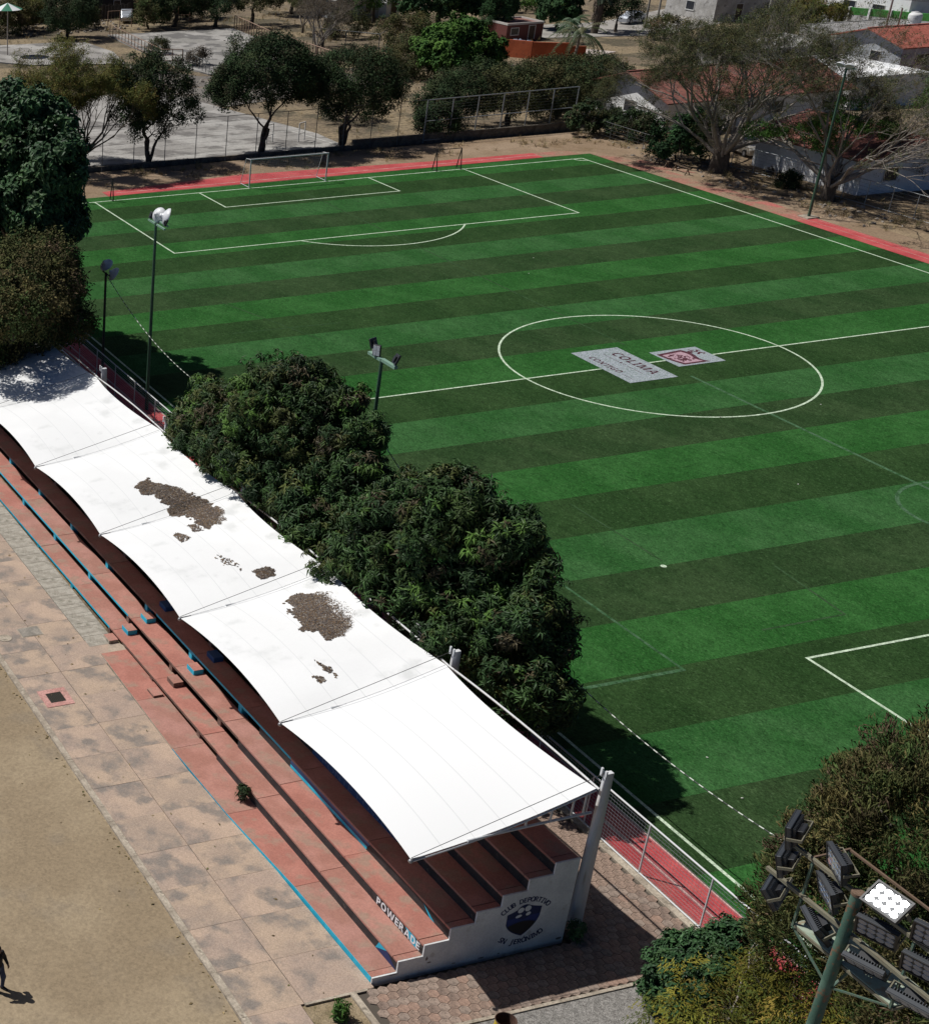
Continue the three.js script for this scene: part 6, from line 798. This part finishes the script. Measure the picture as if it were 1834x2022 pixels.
// palms
function palm(name, label, x, z, h, n, L, pal, skirt) {
  rnd = mulberry(x * 13 | 0); const t = thing(name, label, 'palm', [x, 0, z]); part('trunk', limb([0, -0.3, 0], [0.3, h, 0.1], skirt ? 0.5 : 0.2, skirt ? 0.4 : 0.14, 0.02, 8, 10).map((g) => uvm(plain(g))), skirt ? matBark : matBarkPale, t);
  for (let i = 0; i < n; i++) { const a = i * 2.4, e = rr(-0.35, 1.0), fr = [], K = 9; let p = V(0.3, h, 0.1), d = V(Math.cos(a) * Math.cos(e), Math.sin(e), Math.sin(a) * Math.cos(e)); for (let k = 0; k < K; k++) { const q = p.clone().addScaledVector(d, L / K); fr.push(rod(p.toArray(), q.toArray(), 0.03, 0.025, 3)); const sd = V(-Math.sin(a), 0, Math.cos(a)); for (const s of [-1, 1]) for (const f of [0.2, 0.7]) { const lf = leafGeo(0.62 * Math.sin(0.5 + k * 0.27), 0.1, 0.1, 0.35); lf.setAttribute('uv', new THREE.Float32BufferAttribute(new Float32Array(24), 2)); const dir = sd.clone().multiplyScalar(s).add(d.clone().multiplyScalar(0.5)).add(V(0, -0.25, 0)).normalize(); lf.applyQuaternion(new THREE.Quaternion().setFromUnitVectors(V(0, 0, 1), dir)); const at = p.clone().lerp(q, f); lf.translate(at.x, at.y, at.z); fr.push(lf); } p = q; d.y -= 0.16; d.normalize(); } const c = pick(PAL[pal]); part('frond', fr, M({ color: C(c[0], c[1], c[2]), roughness: 0.6, side: THREE.DoubleSide }), t); }
  if (skirt) { const sk = []; for (let i = 0; i < 150; i++) { const a = rnd() * 6.3, y = h - rr(0.1, 2.8), lf = leafGeo(1.1, 0.14, 0.1, 0.3); lf.setAttribute('uv', new THREE.Float32BufferAttribute(new Float32Array(24), 2)); lf.rotateX(1.25 + rr(-0.2, 0.2)); lf.rotateY(a); lf.translate(Math.sin(a) * 0.55, y, Math.cos(a) * 0.55); sk.push(lf); } part('dead_frond_skirt', sk, M({ color: C(0.15, 0.12, 0.095), roughness: 1, side: THREE.DoubleSide }), t); }
}
palm('coconut_palm', 'small coconut palm with drooping fronds in front of the orange wall', 62.3, -93.4, 3.3, 24, 4.0, 'yellowpalm', false);
palm('fan_palm', 'thick palm with a skirt of dead fronds behind the coconut palm', 79.0, -111.8, 4.8, 18, 2.0, 'acacia', true);
palm('garden_palm', 'leafy palm between the red house and the thick palm', 70.5, -106, 2.6, 15, 2.4, 'darkgreen', false);
// dry grass and stones in the wild ground
{
  rnd = mulberry(900); const pts = [], zones = [[-30, 40, -160, -63, 2600], [40, 70, -150, -90, 1500], [36, 47, -58, 10, 1500], [-36, 37, -58.5, -53.5, 700], [-110, -20, -150, -63, 500]];
  for (const [x0, x1, z0, z1, n] of zones) for (let i = 0; i < n; i++) { const x = rr(x0, x1), z = rr(z0, z1), k = fbm(x / 60 + 9, z / 60 + 9, 24, 4); if (k < 0.48 || (x > 15.5 && x < 36.5 && z < -97 && z > -135) || (x > -10 && x < 13.5 && z < -110 && z > -132) || (x > -30 && x < 13.5 && z > -92 && z < -60)) continue; pts.push([V(x, -0.15, z), V(0, 1, 0), pick(PAL.straw)]); }
  const hold = new THREE.Group(); leaves(pts, 'tuft', null, 1.6, hold, false, 'dry_grass'); hold.children.slice().forEach((m, i) => { m.name = numbered('dry_grass'); tag(m, i ? 'second scatter of dry straw coloured grass tufts on the waste ground' : 'dry straw coloured grass tufts on the waste ground', 'grass'); scene.add(m); });
  const st = new THREE.InstancedMesh(new THREE.IcosahedronGeometry(0.22, 0), mottled([0.2, 0.17, 0.14], [0.3, 0.27, 0.23], 1, { size: 64 }), 520), o = new THREE.Object3D(); st.name = 'scattered_stones'; st.userData.kind = 'stuff'; tag(st, 'scattered stones and rubble on the waste ground', 'stones'); st.castShadow = st.receiveShadow = true;
  for (let i = 0; i < 520; i++) { const q = i < 200 ? [rr(6, 24), rr(-150, -138)] : i < 330 ? [rr(35.5, 40.5), rr(-56, -20)] : i < 420 ? [rr(14, 36), rr(-99, -93)] : [rr(38, 60), rr(-112, -92)]; o.position.set(q[0], -0.1, q[1]); o.scale.set(rr(0.3, 1.6), rr(0.3, 1.1), rr(0.3, 1.6)); o.rotation.set(rnd() * 3, rnd() * 6, rnd() * 3); o.updateMatrix(); st.setMatrixAt(i, o.matrix); } scene.add(st);
}

{ // dead leaves and twigs along the kerb of the dirt court
  rnd = mulberry(612); const n = 260, lf = leafGeo(0.13, 0.05, 0.3, 0.1), im = new THREE.InstancedMesh(lf, matLeafMatt, n), o = new THREE.Object3D(), c = new THREE.Color(); im.name = 'kerb_debris'; im.userData.kind = 'stuff'; tag(im, 'dry leaves and scraps scattered along the walkway kerb', 'dead leaves'); im.castShadow = im.receiveShadow = true;
  for (let i = 0; i < n; i++) { const z = rr(8, 47), x = i < 170 ? -49.33 + skewX(z) - Math.abs(rr(0, 0.5) * rr(0, 1)) : i < 210 ? rr(-60, -49.6) : rr(-48.9, -45.6); o.position.set(x, i < 210 ? -0.07 : 0.012, z); o.rotation.set(rr(-0.3, 0.3), rnd() * 6.3, rr(-0.3, 0.3)); o.scale.setScalar(rr(0.5, 1.5)); o.updateMatrix(); im.setMatrixAt(i, o.matrix); const q = pick(PAL.straw), k = rr(0.4, 1.5); c.setRGB(q[0] * k, q[1] * k, q[2] * k); im.setColorAt(i, c); } scene.add(im);
}
bg('field_tree', 'leafy green tree in the middle of the dry field', 46.8, -96, [[0, 2.6, 0, 3.2, 2.2, 2.6]], { pal: 'acacia', seed: 72, trunk: 0.22, fork: 1.1, scale: 1.5 });
bg('scrub_bush', 'dense green scrub between the court and the light green tree', 36.5, -92, [[0, 1.3, 0, 3.0, 1.4, 2.2], [3.4, 1.2, 2, 2.4, 1.2, 2.0]], { pal: 'olive', seed: 73, trunk: 0.1, stems: 4, fork: 0.4, cat: 'bush', scale: 1.4 });
bg('scrub_bush', 'dark green scrub behind the tree right of the goal', 19.5, -72, [[0, 1.2, 0, 2.8, 1.3, 2.2]], { pal: 'acacia', seed: 74, trunk: 0.1, stems: 4, fork: 0.4, cat: 'bush', scale: 1.4, density: 0.8 });
bg('scrub_bush', 'grey scrub bush left of the board fence at the top', 16.5, -143, [[0, 1.4, 0, 2.6, 1.6, 2.0]], { pal: 'brownolive', seed: 61, trunk: 0.1, stems: 3, fork: 0.4, cat: 'bush', scale: 1.6 });
bg('scrub_bush', 'dark scrub bush right of the pale grey car', 31.5, -145, [[0, 1.8, 0, 3.4, 2.0, 2.2], [4.5, 1.6, 0, 3.0, 1.8, 2.2]], { pal: 'acacia', seed: 62, trunk: 0.1, stems: 4, fork: 0.5, cat: 'bush', scale: 1.7 });
bg('scrub_bush', 'olive scrub beyond the long rusty railing', 46.5, -121, [[0, 1.5, 0, 2.8, 1.6, 2.2]], { pal: 'olive', seed: 63, trunk: 0.1, stems: 4, fork: 0.5, cat: 'bush', scale: 1.6, density: 0.8 });
bg('scrub_bush', 'small green bush on the left edge of the fenced court', 17.6, -117.5, [[0, 0.8, 0, 1.3, 0.9, 1.0]], { pal: 'olive', seed: 64, trunk: 0.06, stems: 3, fork: 0.3, cat: 'bush', scale: 1.3, density: 0.7, clump: 0.5 });
bg('scrub_bush', 'pale bush beside the lower railing of the fenced court', 18.8, -107.5, [[0, 0.9, 0, 1.2, 1.0, 1.0]], { pal: 'dead', seed: 65, trunk: 0.06, stems: 3, fork: 0.3, cat: 'bush', scale: 1.3, density: 0.7, clump: 0.5 });
bg('scrub_bush', 'dry bush at the near end of the long rusty railing', 36.2, -97, [[0, 1.1, 0, 2.0, 1.2, 1.6]], { pal: 'brownolive', seed: 66, trunk: 0.08, stems: 3, fork: 0.3, cat: 'bush', scale: 1.4, density: 0.8 });
bg('field_tree', 'dark tree at the top edge left of the round cottage tree', 50.5, -144, [[0, 3.2, 0, 4.0, 2.4, 3.0]], { pal: 'acacia', seed: 67, trunk: 0.24, fork: 1.4, scale: 1.8 });
bg('field_tree', 'dark tree at the top edge behind the scrub', 16, -153, [[0, 2.6, 0, 4.6, 2.3, 3.0]], { pal: 'brownolive', seed: 68, trunk: 0.24, fork: 1.2, scale: 1.8 });
bg('garden_tree', 'dark leafy tree at the top edge right of the large dark tree', 72, -126, [[0, 3.0, 0, 3.6, 2.6, 3.0]], { pal: 'darkgreen', sprig: 'broad', seed: 69, trunk: 0.24, fork: 1.2, scale: 1.8 });
bg('garden_tree', 'round tree beside the grey shed row', 90, -93, [[0, 2.2, 0, 3.2, 2.0, 2.6]], { pal: 'olive', seed: 70, trunk: 0.2, fork: 1.0, scale: 1.6 });
bg('garden_tree', 'leafy tree in front of the red garden wall at the right edge', 74, -50, [[0, 2.4, 0, 3.2, 2.2, 2.6]], { pal: 'lime', seed: 71, trunk: 0.2, fork: 1.0, scale: 1.5, density: 0.8 });

// ---------- person standing on the dirt court at the left edge ----------
{
  // capsule field meshed by marching cubes; joints in metres, feet at y = 0, facing +z
  function bodyMesh(bones, box3, res, k = 0.035) {
    const mc = new MarchingCubes(res, new THREE.MeshStandardMaterial(), false, false, 200000); mc.isolation = 0; const [cx, cy, cz, s] = box3, f = mc.field, n = mc.size;
    for (let z = 0; z < n; z++) for (let y = 0; y < n; y++) for (let x = 0; x < n; x++) {
      const px = cx + (x / n * 2 - 1) * s, py = cy + (y / n * 2 - 1) * s, pz = cz + (z / n * 2 - 1) * s; let acc = 0, m = 1e9; const ds = [];
      for (const [a, b, ra, rb, sq = 1] of bones) { const bx = b[0] - a[0], by = b[1] - a[1], bz = b[2] - a[2], qx = px - a[0], qy = py - a[1], qz = pz - a[2], L = bx * bx + by * by + bz * bz, t = Math.min(1, Math.max(0, L ? (qx * bx + qy * by + qz * bz) / L : 0)); const ex = qx - bx * t, ey = qy - by * t, ez = (qz - bz * t) / sq; const d = Math.sqrt(ex * ex + ey * ey + ez * ez) - (ra + (rb - ra) * t); ds.push(d); if (d < m) m = d; }
      if (m > 0.2) { f[z * n * n + y * n + x] = -m; continue; } for (const d of ds) acc += Math.exp(-(d - m) / k); f[z * n * n + y * n + x] = -(m - k * Math.log(acc) * 0.6);
    }
    mc.update(); const c = mc.count, g = new THREE.BufferGeometry(), p = new Float32Array(mc.positionArray.subarray(0, c * 3)); for (let i = 0; i < c; i++) { p[3 * i] = cx + p[3 * i] * s; p[3 * i + 1] = cy + p[3 * i + 1] * s; p[3 * i + 2] = cz + p[3 * i + 2] * s; }
    g.setAttribute('position', new THREE.BufferAttribute(p, 3)); g.setAttribute('normal', new THREE.BufferAttribute(new Float32Array(mc.normalArray.subarray(0, c * 3)), 3)); g.computeVertexNormals(); return g;
  }
  const J = { hip: [0, 0.92, 0], chest: [0, 1.28, 0.01], neck: [0, 1.43, 0], head: [0, 1.56, 0.02] }, arm = (s) => [[[s * 0.17, 1.38, 0], [s * 0.27, 1.13, -0.01], 0.052, 0.042], [[s * 0.27, 1.13, -0.01], [s * 0.3, 0.9, 0.1], 0.041, 0.03]];
  const hand = (s) => { const w = [s * 0.3, 0.88, 0.11], o = [[w, [s * 0.305, 0.82, 0.135], 0.03, 0.034]]; for (let k = 0; k < 4; k++) { const x = s * (0.28 + k * 0.017), y = 0.8, L = [0.05, 0.065, 0.062, 0.048][k]; o.push([[x, y, 0.14], [x - s * 0.004, y - L * 0.6, 0.155], 0.0095, 0.009], [[x - s * 0.004, y - L * 0.6, 0.155], [x - s * 0.012, y - L * 1.15, 0.145], 0.009, 0.0075]); } o.push([[s * 0.285, 0.85, 0.125], [s * 0.255, 0.815, 0.16], 0.011, 0.009], [[s * 0.255, 0.815, 0.16], [s * 0.258, 0.785, 0.17], 0.009, 0.008]); return o; };
  const leg = (s, fz) => [[[s * 0.09, 0.9, 0], [s * 0.11, 0.5, 0.03 + fz], 0.088, 0.06], [[s * 0.11, 0.5, 0.03 + fz], [s * 0.12, 0.1, -0.02 + fz], 0.056, 0.04]];
  const foot = (s, fz) => [[[s * 0.12, 0.045, -0.05 + fz], [s * 0.13, 0.035, 0.14 + fz], 0.045, 0.035]];
  const p = thing('person', 'person in dark top and blue jeans standing at the left edge', 'person', [-55.7, -0.08, 40.35], 0.5);
  const skinM = flat(0.17, 0.095, 0.06, 0.6), topM = flat(0.012, 0.011, 0.012, 0.9), jeansM = mottled([0.035, 0.05, 0.095], [0.055, 0.075, 0.135], 0.5, { size: 64, fine: 0.2 }), hairM = flat(0.01, 0.008, 0.007, 0.7);
  const headB = [[[0, 1.57, 0], [0, 1.58, 0.02], 0.088, 0.085], [[0, 1.5, 0.045], [0, 1.5, 0.05], 0.055, 0.05], [[0, 1.545, 0.1], [0, 1.565, 0.088], 0.012, 0.008], [[-0.088, 1.55, 0], [-0.09, 1.565, -0.005], 0.016, 0.018], [[0.088, 1.55, 0], [0.09, 1.565, -0.005], 0.016, 0.018]];
  const body = part('body', [bodyMesh([[J.hip, J.chest, 0.12, 0.125, 0.75], [J.chest, J.neck, 0.11, 0.06, 0.8], [J.neck, J.head, 0.048, 0.06], ...arm(-1), ...arm(1), ...leg(-1, 0), ...leg(1, 0.08), ...foot(-1, 0), ...foot(1, 0.08)], [0, 0.86, 0, 0.92], 84), bodyMesh(headB, [0, 1.56, 0.01, 0.15], 56, 0.012), bodyMesh(hand(1), [0.29, 0.81, 0.13, 0.11], 56, 0.006), bodyMesh(hand(-1), [-0.29, 0.81, 0.13, 0.11], 56, 0.006)].map((g) => { g.setAttribute('uv', new THREE.BufferAttribute(new Float32Array(g.attributes.position.count * 2), 2)); return g; }), skinM, p);
  const grow = (b, e) => b.map(([a, c, r, q, s]) => [a, c, r + e, q + e, s]);
  part('shirt', bodyMesh(grow([[[0, 0.9, 0], J.chest, 0.13, 0.128, 0.78], [J.chest, [0, 1.41, 0], 0.115, 0.075, 0.8], ...arm(-1), ...arm(1)], 0.014), [0, 1.12, 0, 0.42], 72), topM, p, 'dark long sleeved top');
  part('jeans', uvm(bodyMesh(grow([[[-0.05, 0.9, 0], [0.05, 0.9, 0], 0.105, 0.105, 0.9], ...leg(-1, 0), ...leg(1, 0.08)], 0.014), [0, 0.5, 0, 0.56], 72)), jeansM, p, 'blue jeans');
  part('shoe', bodyMesh(grow(foot(-1, 0), 0.012), [-0.125, 0.05, 0.05, 0.2], 40), hairM, p); part('shoe', bodyMesh(grow(foot(1, 0.08), 0.012), [0.125, 0.05, 0.12, 0.2], 40), hairM, p);
  part('hair', bodyMesh([[[0, 1.6, -0.025], [0, 1.615, -0.005], 0.09, 0.092], [[0, 1.54, -0.045], [0, 1.6, -0.03], 0.07, 0.08]], [0, 1.58, -0.02, 0.15], 44, 0.02), hairM, body);
  for (const s of [-0.033, 0.033]) part('eye', new THREE.SphereGeometry(0.011, 8, 6).translate(s, 1.568, 0.1), flat(0.5, 0.5, 0.5), body); part('mouth', new THREE.SphereGeometry(0.02, 8, 6).scale(1.2, 0.3, 0.3).translate(0, 1.5, 0.1), flat(0.2, 0.06, 0.05), body);
}

renderer.render(scene, camera);
